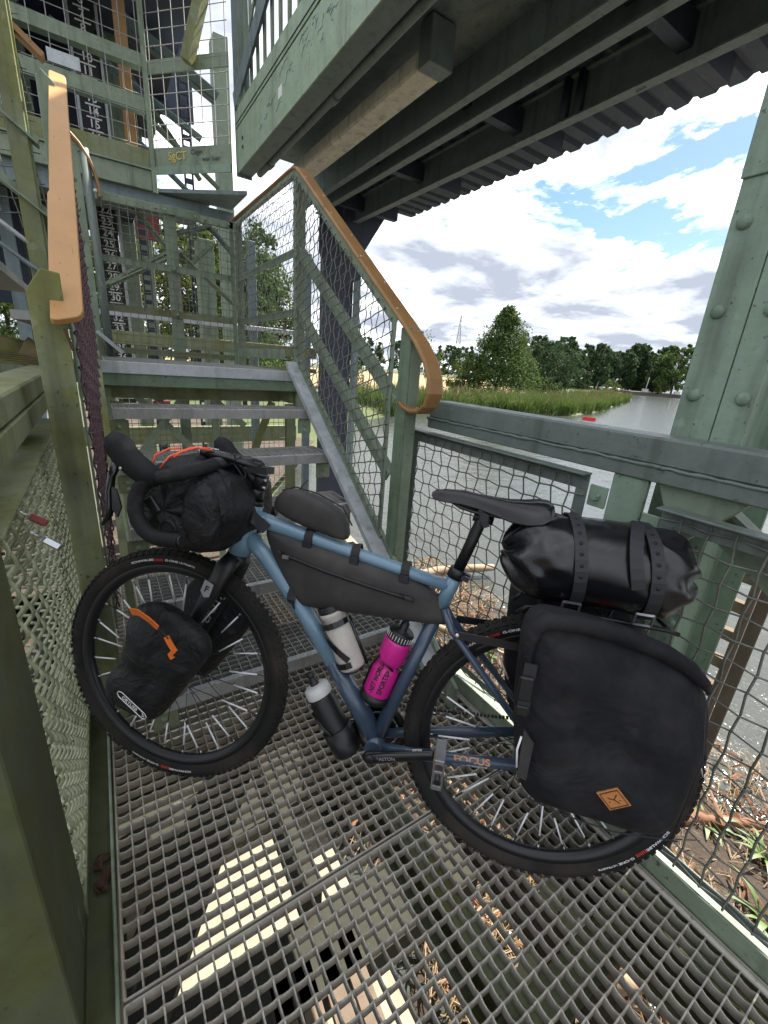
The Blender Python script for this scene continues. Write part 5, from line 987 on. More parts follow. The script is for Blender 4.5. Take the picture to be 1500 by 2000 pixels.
# rack
rc = thing('luggage_rack', 'black tubular luggage rack over the rear wheel', 'luggage rack', (0, 0, .36), BM)
for s_ in (1, -1):
    build('top_rail', MB().tube([P(.125, .715, .045 * s_), P(.105, .737, .050 * s_), P(.07, .742, .052 * s_), P(-.19, .737, .052 * s_), P(-.215, .730, .048 * s_)], .0055, 10), MAT['black_metal'], rc)
    for x in (.05, -.03, -.11): build('strut', MB().tube([P(x, .735, .052 * s_), P(.02 - x * .2 if False else .0 + x * .25, .40, .074 * s_)], .005, 8), MAT['black_metal'], rc)
    build('stay', MB().bar(P(.258, .636, .050 * s_), P(.04, .640, .062 * s_), .004, .019), MAT['black'], rc)
    build('stay_bolt', MB().dome(P(.252, .636, .0525 * s_), (0, s_, 0), .006, .5, 12), MAT['steel'], rc)
for x in (.07, -.06, -.19): build('cross_bar', MB().tube([P(x, .741, -.051), P(x, .741, .051)], .0045, 8), MAT['black_metal'], rc)
build('hook', MB().tube([P(.072, .742, .055), P(.078, .755, .062), P(.074, .735, .072), P(.072, .70, .072)], .008, 8), MAT['black'], rc)
build('red_clip', MB().box((.005, .056, .727), (.030, .066, .737)), MAT['red'], rc); build('red_clip', MB().box((-.085, .056, .727), (-.05, .066, .736)), MAT['red'], rc)
build('rear_reflector', MB().prism([P(-.285, .50, .030), P(-.300, .470, .030), P(-.305, .44, .030), P(-.295, .445, .030), P(-.285, .47, .030)], (0, .03, 0)), MAT['red'], rc); build('reflector_cover', MB().prism([P(-.286, .515, .029), P(-.318, .43, .029), P(-.322, .415, .029), P(-.298, .47, .029)], (0, .032, 0)), MAT['white_dirty'], rc)
# dry bag roll
dr = thing('dry_bag', 'shiny black dry bag roll strapped on the rear rack', 'dry bag', (-.06, 0, .745), BM)
mb = MB(); nA, nS = 44, 34; rnd = random.Random(21); ph = [rnd.uniform(0, 6.3) for _ in range(12)]; cz = .852
for j in range(nS + 1):
    t = j / nS; x = .172 - .410 * t; e = min(t, 1 - t) * .41
    rr_ = .104 * (1 - max(0, 1 - e / .085) ** 2.6 * .80); wr = max(0, 1 - e / .17) ** .7
    for k in range(nA):
        a = 6.283 * k / nA
        d = 1 + wr * (.050 * math.sin(9 * a + 24 * t + ph[0]) + .035 * math.sin(15 * a - 31 * t + ph[1]) + .03 * math.sin(5 * a + 40 * t + ph[2])) + .012 * math.sin(3 * a + 9 * t + ph[3])
        mb.v.append(V((x + wr * .012 * math.sin(7 * a + ph[4]), math.cos(a) * rr_ * d, cz + math.sin(a) * rr_ * .98 * d - (.0 if t < .5 else .012 * (t - .5)))))
for j in range(nS):
    for k in range(nA): mb.f.append((j * nA + k, (j + 1) * nA + k, (j + 1) * nA + (k + 1) % nA, j * nA + (k + 1) % nA)); mb.sm.append(True)
mb.f.append(tuple(range(nA))); mb.f.append(tuple(nS * nA + nA - 1 - k for k in range(nA))); mb.sm += [True, True]
o = build('bag_body', mb, MAT['drybag'], dr); o.modifiers.new('subsurf', 'SUBSURF').render_levels = 1
def rubber_strap(xa, label_):
    loop = []; sd_ = []
    for i in range(27):
        a = R_(-75) + i * R_(330) / 26
        loop.append(V((xa + .012 * math.sin(a), math.cos(a) * .1085, cz - .002 + math.sin(a) * .1075)))
    s1 = strap_path(dr, loop, .026, .0035, 'strap_rubber', (1, 0, 0), 'rubber_strap'); hol = MB()
    for i in range(5, 16):
        a = R_(-75) + (i + .5) * R_(330) / 26; hol.lathe([(.0001, 0), (.0032, 0), (.0040, .0008), (.0001, .0009)], V((xa + .012 * math.sin(a), math.cos(a) * .1098, cz - .002 + math.sin(a) * .1088)), (0, math.cos(a), math.sin(a)), (1, 0, 0), 8)
    build('strap_holes', hol, MAT['mark_black'], s1)
    bz = cz - .095; bk_ = MB()
    for dx_ in (-.018, .018): bk_.bar(P(xa + dx_, bz - .010, .074), P(xa + dx_, bz + .016, .082), .004, .005)
    for dz_ in (-.010, .016): bk_.bar(P(xa - .018, bz + dz_, .076 + dz_ * .3), P(xa + .018, bz + dz_, .076 + dz_ * .3), .004, .005)
    build('strap_buckle', bk_, MAT['steel'], s1); return s1
rubber_strap(.020, ''); rubber_strap(-.128, '')
tl_ = [V((-.100 + .020 * math.sin(i * .35), math.cos(a) * .1115, cz + math.sin(a) * .1105)) for i, a in enumerate([R_(78 - 11 * k) for k in range(9)])]
strap_path(dr, tl_, .026, .0035, 'strap_rubber', (1, 0, 0), 'strap_tail')
# bottles and cages
def axis_frame(p0, p1): p0, p1 = V(p0), V(p1); d = (p1 - p0).normalized(); return p0, d
def bottle(label, p0, p1, prof, mat, cap, capmat, txt=None, group='bottles on the bicycle'):
    p0, d = axis_frame(p0, p1); r = thing('bottle', label, 'bottle', p0, BM, group=group); sd_ = V((0, 1, 0)).cross(d).normalized()
    build('bottle_body', MB().lathe(prof, p0, d, (0, 1, 0), 28), MAT[mat], r); build('cap', MB().lathe(cap, p0, d, (0, 1, 0), 28), MAT[capmat], r); return r, p0, d
R0 = .0365
prof = [(.0001, 0), (.030, 0), (.035, .004), (R0, .012), (R0, .090), (.034, .098), (.0305, .106), (.0300, .112), (.034, .120), (R0, .128), (R0, .176), (.035, .184), (.0001, .184)]
r, p0, d = bottle('pink bottle with black lettering in front of the seat tube', (.446, 0, .398), (.390, 0, .598), prof, 'pink', [(.034, .184), (.034, .186), (.0345, .204), (.030, .210), (.012, .212), (.011, .232), (.007, .234), (.007, .244), (.0001, .244)], 'black')
tp = MB()
def wrap(mb, txt, along, ang, size, width):
    vs, fs = text_pts(txt, .03); sx = width / (max(v.x for v in vs) - min(v.x for v in vs)); e1 = V((0, 1, 0)); e2 = d.cross(e1)
    mb.add([p0 + d * (along + v.x * sx) + (e1 * math.cos(ang - v.y * size / R0) + e2 * math.sin(ang - v.y * size / R0)) * (R0 + .0006) for v in vs], fs)
wrap(tp, 'NET WORLD', .076, R_(-22), .019, .092); wrap(tp, 'SPORTS>', .070, R_(14), .019, .074); build('lettering', tp, MAT['mark_black'], r)
rib = MB()
for i in range(26):
    a = 6.283 * i / 26; e1 = V((0, 1, 0)); e2 = d.cross(e1); u = e1 * math.cos(a) + e2 * math.sin(a); rib.bar(p0 + d * .189 + u * .0347, p0 + d * .203 + u * .0347, .002, .0012)
build('cap_ribs', rib, MAT['mark_white'], r)
cg = thing('bottle_cage', 'black cage holding the pink bottle', 'bottle cage', p0, BM, group='bottle cages')
build('cup', MB().lathe([(.0001, -.008), (.034, -.008), (.040, -.002), (.040, .020), (.0375, .020), (.0375, 0), (.0001, -.004)], p0, d, (0, 1, 0), 24), MAT['black'], cg)
e2 = d.cross(V((0, 1, 0)))
build('arm', MB().tube([p0 + d * .02 - e2 * .038, p0 + d * .08 - e2 * .039, p0 + d * .13 - e2 * .030 + V((0, .022, 0)), p0 + d * .118 + V((0, .034, 0)), p0 + d * .108 + e2 * .018 + V((0, .030, 0))], .003, 8).tube([p0 + d * .02 + e2 * .038, p0 + d * .10 + e2 * .039, p0 + d * .112 + e2 * .03 + V((0, .02, 0))], .003, 8), MAT['black'], cg)
r2, p0, d = bottle('dirty white bottle in a black cage inside the frame', (.510, 0, .470), (.582, 0, .612), [(.0001, 0), (.030, 0), (.035, .004), (.0375, .012), (.0375, .125), (.033, .135), (.0285, .142), (.033, .152), (.035, .158), (.035, .165), (.0001, .166)], 'white_dirty', [(.0345, .1665), (.0345, .180), (.028, .186), (.0001, .188)], 'black')
cg = thing('bottle_cage', 'black zigzag cage around the white bottle', 'bottle cage', p0, BM, group='bottle cages'); e2 = d.cross(V((0, 1, 0)))
def on(al, ang): return p0 + d * al + (V((0, 1, 0)) * math.cos(ang) + e2 * math.sin(ang)) * .0405
s1_ = [on(.135, R_(a)) for a in range(90, -71, -20)]; s2_ = [on(.135 - .100 * i / 8, R_(-70 + 0 * i) + R_(95) * (i / 8) ** 1.0 * .9) for i in range(9)]; s3_ = [on(.022, R_(a)) for a in range(20, -81, -20)]
cm = MB()
for sq_ in (s1_, s2_, s3_): strap_path(cg, sq_, .015, .004, 'black_gloss', d, 'band')
cm.tube([on(.0, R_(90)), on(.14, R_(90))], .005, 8); cm.lathe([(.0001, -.006), (.030, -.006), (.034, 0), (.0001, -.002)], p0, d, (0, 1, 0), 20); build('hoop', cm, MAT['black_gloss'], cg)
r3, p0, d = bottle('black bottle with white cap below the down tube', (.505, 0, .222), (.625, 0, .412), [(.0001, 0), (.030, 0), (.0355, .004), (.036, .012), (.036, .150), (.034, .162), (.033, .172), (.0001, .172)], 'black', [(.0355, .172), (.0365, .174), (.0365, .186), (.035, .198), (.024, .204), (.0001, .205)], 'white')
build('spout', MB().lathe([(.013, .204), (.013, .214), (.009, .217), (.009, .228), (.011, .231), (.010, .240), (.0001, .241)], p0, d, (0, 1, 0), 16), MAT['black'], r3)
cg = thing('bottle_cage', 'black cage under the down tube', 'bottle cage', p0, BM, group='bottle cages')
build('cup', MB().lathe([(.0001, -.008), (.036, -.008), (.0405, 0), (.0405, .070), (.0385, .070), (.0385, 0), (.0001, -.003)], p0, d, (0, 1, 0), 24), MAT['black'], cg)
e2 = d.cross(V((0, 1, 0))); build('arm', MB().tube([p0 + d * .07 + V((0, .0395, 0)), p0 + d * .10 + V((0, .035, 0)) - e2 * .018, p0 + d * .135 + V((0, .012, 0)) - e2 * .038], .0045, 8), MAT['black'], cg)
# ================================================================== water, ground, far bank
m, t, b = new_mat('river_water'); p = pos(t, (1, 1, 1)); n_a = noise(t, p, 1.6, 5, 0.6); p2 = pos(t, (0.5, 1.3, 1)); n_b = noise(t, p2, 6.0, 4, 0.65)
b.inputs['Base Color'].default_value = (0.045, 0.05, 0.045, 1); b.inputs['Roughness'].default_value = 0.14; b.inputs['IOR'].default_value = 1.33; b.inputs['Specular IOR Level'].default_value = 0.75
b1 = N('ShaderNodeBump', t, i_0=0.25, i_1=0.22); t.links.new(n_a, b1.inputs['Height']); b2 = N('ShaderNodeBump', t, i_0=0.35, i_1=0.04); t.links.new(n_b, b2.inputs['Height']); t.links.new(b1.outputs[0], b2.inputs['Normal']); t.links.new(b2.outputs[0], b.inputs['Normal']); MAT['water'] = m
m, t, b = new_mat('river_bed'); p = pos(t); MAT['bed'] = m; b.inputs['Base Color'].default_value = (0.08, 0.07, 0.05, 1); b.inputs['Roughness'].default_value = 0.9
def ground_mat(name, cols, s1, s2, rough=0.95):
    m, t, b = new_mat(name); p = pos(t); na = noise(t, p, s1, 7, 0.65); nb = noise(t, p, s2, 6, 0.7)
    r1 = ramp(t, [(0.35, c4(cols[0])), (0.5, c4(cols[1])), (0.65, c4(cols[2]))]); t.links.new(na, r1.inputs[0]); cc = mixc(t, nb, r1.outputs[0], c4([c * 0.5 for c in cols[0]])); cc = mixc(t, rmp(t, nb, 0.55, 0.7), cc, c4(cols[3])); t.links.new(cc, b.inputs['Base Color']); b.inputs['Roughness'].default_value = rough; bump(t, b, nb, 0.6, 0.05); return m
MAT['shore'] = ground_mat('shore_litter', [(0.045, 0.032, 0.022), (0.08, 0.058, 0.04), (0.12, 0.09, 0.062), (0.16, 0.13, 0.10)], 1.7, 22)
MAT['land'] = ground_mat('bank_grass', [(0.045, 0.075, 0.02), (0.085, 0.11, 0.03), (0.16, 0.14, 0.06), (0.06, 0.09, 0.025)], 0.08, 3)
MAT['field'] = ground_mat('dry_field', [(0.30, 0.21, 0.10), (0.38, 0.27, 0.14), (0.28, 0.22, 0.10), (0.33, 0.25, 0.12)], 0.03, 0.6)
build('water', MB().add([(-600, -600, -2), (1500, -600, -2), (1500, 1500, -2), (-600, 1500, -2)], [(0, 1, 2, 3)]), MAT['water'], kind='structure')
build('river_bed', MB().add([(-600, -600, -5), (1500, -600, -5), (1500, 1500, -5), (-600, 1500, -5)], [(0, 1, 2, 3)]), MAT['bed'], kind='structure')
edge = [(1.2, 5.4), (2.4, 7.5), (5.5, 12), (9, 17), (14, 23), (21, 27.5), (27, 27.2), (33, 26.0), (40, 25.8), (50, 29), (62, 35), (78, 42), (96, 50.5), (112, 58.5), (140, 76), (900, 500)]
edge = resample(chaikin(edge + [], 0), 4.0, closed=False) + [(900, 500)]
mb = MB(); rnd = random.Random(4); far = []
vs = []; nE = len(edge)
for i, (x, y) in enumerate(edge):
    vs += [(x + rnd.uniform(-.4, .4), y + rnd.uniform(-.4, .4), -2.3), (x - 1.2, y + 1.3, -1.55), (x - 3.0, y + 3.5, -1.42), (x * 0.4 - 40, y + 140, -1.40), (x - 700, y + 1100, -1.40)]
mb.add(vs, [f for i in range(nE - 1) for f in [(i * 5 + k, i * 5 + 5 + k, i * 5 + 6 + k, i * 5 + 1 + k) for k in range(4)]]); build('bank', mb, MAT['land'], kind='structure')
mb = MB()
mb.add([(18, 45, -1.37), (60, 52, -1.37), (115, 100, -1.37), (150, 190, -1.37), (20, 200, -1.37), (6, 90, -1.37)], [(0, 1, 2, 3, 4, 5)]); build('field', mb, MAT['field'], kind='structure')
# land left and behind, under the tower
mb = MB(); nx, ny = 40, 44; rnd = random.Random(8)
def hgt(x, y): return (-1.95 if (x > 1.15 or y < 0.4) else -2.06) - max(0, x - 3.6) * 0.12 + 0.05 * math.sin(x * 2.1 + y * 1.3) + 0.05 * math.sin(x * 4.7 - y * 3.1) + rnd.uniform(-.03, .03) + max(0, min(1, (y - 4.2) / 5)) * 0.75 * max(0, min(1, (2.6 - x * 0.5) / 2))
for j in range(ny + 1):
    for i in range(nx + 1):
        x = -14 + 19.2 * i / nx + (0.35 * math.sin(j * 1.3) if i == nx else 0); y = -9 + 14.8 * j / ny + (0.3 * math.sin(i * 0.9) if j == ny else 0); mb.v.append(V((x, y, hgt(x, y) - (0.35 if (i == nx or (j == ny and x > 1.5)) else 0))))
for j in range(ny):
    for i in range(nx): mb.f.append((j * (nx + 1) + i, j * (nx + 1) + i + 1, (j + 1) * (nx + 1) + i + 1, (j + 1) * (nx + 1) + i)); mb.sm.append(True)
build('shore', mb, MAT['shore'], kind='structure')
mb = MB().add([(-14, 5.1, -1.30), (1.3, 5.6, -1.5), (3.0, 9, -1.45), (6.2, 14, -1.42), (2, 24, -1.3), (-14, 24, -1.15)], [(0, 1, 2, 3, 4, 5)]); build('yard_ground', mb, MAT['shore'], kind='structure')
mb = MB()
mb.add([(-60, 5, -1.0), (-14, 5.2, -1.32), (-14, 23.9, -1.17), (2, 23.9, -1.32), (6.2, 14, -1.43), (-20, 60, -1.0), (-60, 120, -0.9), (-200, 120, -0.9), (-200, 5, -0.9)], [(0, 1, 2, 3, 4, 5, 6, 7, 8)]); build('meadow', mb, MAT['land'], kind='structure')
# pale concrete below the platform
solo('concrete_block', MB().box((-0.25, 0.55, -2.6), (0.98, 2.6, -1.90)), 'concrete', 'pale sunlit concrete block under the grating', 'concrete block', bevel=0.01)
solo('concrete_wall', MB().prism([(1.75, 2.0, -2.3), (2.05, 2.0, -2.3), (1.85, 2.0, -0.5), (1.72, 2.0, -0.5)], (0.9, 3.3, -0.5)), 'concrete', 'sloping pale concrete abutment beside the foot of the stairs', 'wall', bevel=0.01)

# driftwood and litter on the shore
specs = [s_ for s_ in [((2.2, 5.2, -1.86), (5.3, 4.4, -1.86), .10, 'wood_drift', 'long pale driftwood log at the edge of the water'), ((2.9, 4.4, -1.9), (3.6, 2.6, -1.82), .05, 'wood_drift', 'light plank-like branch lying towards the water'), ((3.2, 4.7, -1.9), (4.4, 4.3, -1.9), .06, 'wood_red', 'short reddish log beside the long driftwood log'), ((1.9, 0.35, -1.75), (3.0, -0.35, -1.85), .042, 'wood_drift', 'grey-brown branch behind the mesh in the right foreground'), ((2.0, 0.25, -1.62), (1.75, -0.25, -1.70), .03, 'wood_drift', 'short thin branch end near the edge plate at lower right'), ((3.1, 0.80, -1.86), (3.9, 0.25, -1.88), .055, 'wood_red', 'orange-brown split log at the right edge'), ((3.3, 1.7, -1.85), (4.2, 1.0, -1.85), .05, 'wood_drift', 'bleached branch behind the large pannier'), ((2.2, 2.9, -1.9), (3.0, 3.7, -1.9), .035, 'wood_drift', 'thin stick below the saddle'), ((3.8, 3.0, -1.88), (4.6, 2.2, -1.88), .06, 'timber', 'dark wet log near the shallow water'), ((2.4, 1.9, -1.9), (3.4, 2.2, -1.87), .04, 'wood_drift', 'slim bleached stick in the middle of the shore'), ((1.6, 3.2, -1.92), (2.5, 4.5, -1.9), .05, 'wood_red', 'brown rotten branch at the foot of the stair post')]]
for (a, b_, r_, mt, lab) in specs:
    rnd = random.Random(lab); a, b_ = V(a), V(b_); n = 9; mb = MB(); pts = [a.lerp(b_, i / n) + V((rnd.uniform(-1, 1), rnd.uniform(-1, 1), rnd.uniform(-.3, .6))) * r_ * .45 for i in range(n + 1)]; mb.tube(pts, [r_ * rnd.uniform(.75, 1.15) * (1 - .35 * i / n) for i in range(n + 1)], 9)
    q = pts[5]; mb.tube([q, q + V((rnd.uniform(-.1, .1), rnd.uniform(-.1, .1), .06)), q + V((rnd.uniform(-.25, .25), rnd.uniform(-.25, .25), .10))], [r_ * .4, r_ * .3, r_ * .15], 6); solo('driftwood', mb, mt, lab, 'driftwood', bevel=0, group='driftwood on the shore')
def twigs(name, n, region, zb, rl, rr_, mat, seed):
    rnd = random.Random(seed); mb = MB()
    for _ in range(n):
        x, y = rnd.uniform(*region[0]), rnd.uniform(*region[1])
        if x < 1.15 and y > 0.5: continue
        l = rnd.uniform(*rl); a = rnd.uniform(0, 6.28); e = rnd.uniform(-.25, .35); z = zb + rnd.uniform(0, .10); d = V((math.cos(a), math.sin(a), e)); p_ = V((x, y, z)); r_ = rnd.uniform(*rr_)
        mb.tube([p_ - d * l / 2, p_ + V((rnd.uniform(-.03, .03), rnd.uniform(-.03, .03), rnd.uniform(-.01, .03))), p_ + d * l / 2], [r_, r_ * .9, r_ * .5], 4, caps=False, smooth=False)
    o = build(name, mb, MAT[mat], kind='stuff'); return o
for (nm, n, mt, rl, rr_, sd_, lab) in (('twig_litter', 3200, 'wood_drift', (.05, .40), (.0025, .008), 1, 'brown twigs littering the shore'), ('straw_litter', 2600, 'straw', (.06, .4), (.0015, .004), 2, 'pale straw strewn over the shore'), ('bark_litter', 1100, 'wood_red', (.04, .25), (.006, .02), 3, 'reddish bark pieces on the shore')):
    if mt == 'straw' and 'straw' not in MAT: MAT['straw'] = plain('straw', (0.28, 0.205, 0.10), rough=0.8, var=0.4, nscale=3)
    near_ = twigs(nm, n // 2, ((1.15, 3.0), (-1.3, 1.2)), -1.93, (rl[0], rl[1] * .8), rr_, mt, sd_ + 20); near_['label'] = lab + ', close behind the right mesh'; near_['category'] = 'litter'
    o = twigs(nm, n, ((0.6, 4.6), (-1.6, 5.3)), -1.94, rl, rr_, mt, sd_); o['label'] = lab; o['category'] = 'litter'
MAT['leaf_green'] = plain('fresh_leaf', (0.075, 0.125, 0.03), rough=0.5, var=0.5, nscale=6)
for i, (x, y, s_) in enumerate(((3.50, 0.50, .65), (3.12, 0.02, .85), (3.6, 0.16, .75), (3.5, 2.75, .8), (2.85, -0.16, .7))):
    rnd = random.Random(60 + i); mb = MB()
    for k in range(11):
        a = rnd.uniform(0, 6.28); l = rnd.uniform(.18, .38) * s_; pts = [V((x, y, -1.94))]; ll = V((math.cos(a), math.sin(a), 0))
        sd2 = V((-math.sin(a), math.cos(a), 0)); w0 = rnd.uniform(.010, .022); o = len(mb.v); prev = None
        for j in range(6):
            t_ = j / 5; c_ = V((x, y, -1.94)) + ll * (l * t_ ** 1.3) + V((0, 0, l * (1.5 * t_ - 1.0 * t_ * t_))); ww = w0 * math.sin(math.pi * min(.98, .15 + .85 * t_)) + .002; mb.v += [c_ - sd2 * ww, c_ + sd2 * ww + V((0, 0, .004))]
        for j in range(5): mb.f.append((o + 2 * j, o + 2 * j + 1, o + 2 * j + 3, o + 2 * j + 2)); mb.sm.append(True)
    lab = ('broad-leaved green plant behind the mesh, nearest the pannier wheel', 'leafy green plant at the lower right edge', 'small green plant among the litter at right', 'tuft of green leaves below the saddle', 'green plant beside the edge plate in the right corner')[i]
    pl = thing('shore_plant', lab, 'plant', (x, y, -2), group='green plants on the shore'); build('leaves', mb, MAT['leaf_green'], pl)

# ---- trees
def leaf_mat(name, c, sat=1.0, trans=0.25):
    m = bpy.data.materials.new(name); m.use_nodes = True; t = m.node_tree; t.nodes.clear(); p = pos(t); n1_ = noise(t, p, 0.9, 4); n2_ = noise(t, p, 9, 3)
    oi = N('ShaderNodeObjectInfo', t); cc = mixc(t, rmp(t, n1_, .35, .65), c4([k * .65 for k in c]), c4([k * 1.25 for k in c])); cc = mixc(t, rmp(t, n2_, .4, .8), cc, c4([c[0] * 1.35, c[1] * 1.3, c[2] * 1.1])); hs = N('ShaderNodeHueSaturation', t); mr = N('ShaderNodeMapRange', t, i_3=.8, i_4=1.2); t.links.new(oi.outputs['Random'], mr.inputs[0]); t.links.new(mr.outputs[0], hs.inputs['Value']); t.links.new(cc, hs.inputs['Color'])
    d = N('ShaderNodeBsdfPrincipled', t, i_Roughness=.8); t.links.new(hs.outputs[0], d.inputs['Base Color']); d.inputs['Specular IOR Level'].default_value = .12; tr = N('ShaderNodeBsdfTranslucent', t); t.links.new(hs.outputs[0], tr.inputs[0]); mx_ = N('ShaderNodeMixShader', t, i_0=trans); t.links.new(d.outputs[0], mx_.inputs[1]); t.links.new(tr.outputs[0], mx_.inputs[2]); o = N('ShaderNodeOutputMaterial', t); t.links.new(mx_.outputs[0], o.inputs[0]); return m
MAT['leaf_a'] = leaf_mat('tree_leaves', (0.062, 0.100, 0.032)); MAT['leaf_b'] = leaf_mat('tree_leaves_dark', (0.044, 0.076, 0.036)); MAT['leaf_c'] = leaf_mat('tree_leaves_light', (0.085, 0.115, 0.030)); MAT['bark'] = paint('bark', (0.07, 0.055, 0.042), dirt=.3, rough=.95)
TREE = {}
def tree_mesh(key, h, w_, shape, nclump, nleaf, leaf, seed):
    rnd = random.Random(seed); tr = MB(); cr = MB(); trunk = [V((0, 0, -.4))]
    for i in range(1, 8): trunk.append(V((rnd.uniform(-.04, .04) * h * .3, rnd.uniform(-.04, .04) * h * .3, h * .92 * i / 7)))
    tr.tube(trunk, [max(.02, h * .022 * (1 - i / 7.6)) for i in range(8)], 7)
    def rad(z):
        u = z / h
        if shape == 'cone': return w_ / 2 * (max(0.0, min(1, (u - .02) / .14)) ** .6) * max(0.03, (1 - u) ** .85) * (1.05 if u < .45 else .92)
        if shape == 'round': return w_ / 2 * math.sqrt(max(0, 1 - ((u - .55) / .47) ** 2))
        return w_ / 2 * math.sqrt(max(0, 1 - ((u - .50) / .52) ** 2)) * (.75 + .25 * math.sin(u * 9))
    cl = []
    for i in range(nclump):
        z = h * (rnd.uniform(.05, .98) if shape == 'cone' else rnd.uniform(.14, .98)); r_ = rad(z); a = rnd.uniform(0, 6.283); q = rnd.uniform(.35, 1.05) ** .6
        c_ = V((math.cos(a) * r_ * q, math.sin(a) * r_ * q, z)); cl.append((c_, rnd.uniform(.07, .16) * w_ * (.5 if z > .8 * h else 1)))
        if i % 4 == 0:
            k = min(6, int(c_.z / h * .8 * 7)); s0 = trunk[max(1, k)]; tr.tube([s0, s0.lerp(c_, .5) + V((0, 0, .04 * h)), c_], [h * .007, h * .005, h * .002], 5, caps=False)
    per = nleaf // nclump
    for (c_, r_) in cl:
        for _ in range(per):
            d = V((rnd.gauss(0, 1), rnd.gauss(0, 1), rnd.gauss(0, .75))); d.normalize(); p_ = c_ + d * r_ * rnd.uniform(.35, 1.1) ** .7; p_.z = max(.05 * h, p_.z)
            n_ = (d * .6 + V((rnd.gauss(0, .6), rnd.gauss(0, .6), rnd.gauss(.35, .5)))).normalized(); u_ = n_.orthogonal().normalized(); v_ = n_.cross(u_); a = rnd.uniform(0, 6.28); u2 = u_ * math.cos(a) + v_ * math.sin(a); v2 = n_.cross(u2); s_ = leaf * rnd.uniform(.6, 1.3)
            cr.add([p_ - u2 * s_, p_ + v2 * s_ * .55 + n_ * s_ * .12, p_ + u2 * s_, p_ - v2 * s_ * .55 + n_ * s_ * .12], [(0, 1, 2, 3)])
    TREE[key] = (tr, cr)
tree_mesh('big', 10.6, 9.6, 'cone', 230, 20000, .135, 1); tree_mesh('med', 7.6, 7.2, 'round', 120, 7000, .18, 2); tree_mesh('far1', 11, 8.5, 'round', 60, 2100, .42, 3); tree_mesh('far2', 12, 8, 'oval', 60, 2100, .42, 4); tree_mesh('far3', 11.5, 6.5, 'cone', 60, 2000, .40, 5); tree_mesh('near', 8, 6, 'oval', 120, 9000, .12, 6); tree_mesh('shrub', 3.2, 4.2, 'round', 50, 2200, .14, 7)
_tm = {}
def tree(key, x, y, z, s_, label, mat, group=None, rot=0.0, name='tree', sz=None):
    M = Matrix.Translation((x, y, z)) @ Matrix.Rotation(rot, 4, 'Z') @ Matrix.Diagonal((s_, s_, sz or s_, 1)); e = thing(name, label, 'tree' if name == 'tree' else 'shrub', (0, 0, 0), M, group=group)
    for nm, mb, mt in (('trunk', TREE[key][0], 'bark'), ('crown', TREE[key][1], mat)):
        k = (key, nm, mt)
        if k not in _tm: o = build(nm, mb, MAT[mt], e); _tm[k] = o.data
        else: o = bpy.data.objects.new(nm, _tm[k]); col.objects.link(o); o.parent = e
    return e
tree('big', 42.0, 39.2, -1.5, 1.18, 'tall pointed bushy tree behind the reeds', 'leaf_a', rot=.6, sz=1.0)
tree('shrub', 37.5, 40.5, -1.5, 1.3, 'pale green bush at left foot of the tall tree', 'leaf_c', name='shrub'); tree('med', 52.5, 40.0, -1.5, 1.0, 'broad dark tree right of the tall pointed tree', 'leaf_b', rot=1.1); tree('shrub', 46.5, 35.5, -1.5, .9, 'low bush at right foot of the tall tree', 'leaf_a', rot=2, name='shrub')
FG = 'far treeline along the river'
rnd = random.Random(77)
for i, (rx, ry, tt) in enumerate([(.90, .70, 95), (.935, .675, 110), (.966, .646, 150), (.985, .63, 165), (1.006, .618, 170), (1.03, .605, 175), (1.047, .594, 178), (1.068, .58, 182), (1.088, .568, 182), (1.11, .556, 180), (1.135, .54, 175), (.95, .66, 175), (1.02, .61, 200), (1.075, .575, 205), (1.125, .548, 205), (.87, .72, 110)]):
    s0_ = rnd.uniform(1.15, 1.4) * (tt / 170) ** .6; tree(('far1', 'far2', 'far3')[i % 3], rx * tt, ry * tt, -1.6, s0_ * 1.1, 'dark green tree in the far treeline right of the tall pointed tree', 'leaf_b', FG, rnd.uniform(0, 6), sz=s0_ * rnd.uniform(1.0, 1.25))
    tree(('far2', 'far1', 'far3')[i % 3], (rx + .012) * (tt + 22), (ry - .007) * (tt + 22), -1.6, s0_ * 1.15, 'dark green tree in the far treeline right of the tall pointed tree', 'leaf_b', FG, rnd.uniform(0, 6), sz=s0_ * rnd.uniform(1.05, 1.35))
tree('far1', 1.165 * 165, .527 * 165, -1.4, 1.75, 'tallest round tree of the far treeline, beside the green column', 'leaf_a', rot=1)
tree('shrub', 1.015 * 120, .592 * 120, -1.5, 1.1, 'round bush at the far end of the reeds', 'leaf_c', name='shrub'); tree('far3', 1.109 * 158, .530 * 158, -1.2, .42, 'small round tree on the far lock quay', 'leaf_c')
for i, (rx, ry, tt, s_) in enumerate([(.703, .818, 230, 1.0), (.744, .792, 210, 1.0), (.655, .85, 240, 1.0), (.60, .878, 235, 1.05), (.56, .905, 230, 1.0), (.515, .935, 220, 1.0), (.62, .866, 250, 1.05), (.68, .83, 250, 1.1), (.48, .955, 210, 1.0), (.535, .92, 240, 1.1), (.77, .776, 200, .95), (.725, .806, 225, 1.1), (.80, .76, 170, .95), (.83, .735, 150, .9)]):
    tree(('far1', 'far2', 'far3')[(i + 1) % 3], rx * tt, ry * tt, -1.4, s_ * 1.35, 'green tree in the treeline beyond the dry field', 'leaf_b' if i % 2 else 'leaf_a', 'treeline beyond the dry field', i * .9)
tree('near', .500 * 48, .975 * 48, -1.4, .95, 'tree behind the stair mesh, left of the dry field', 'leaf_a', rot=.3)
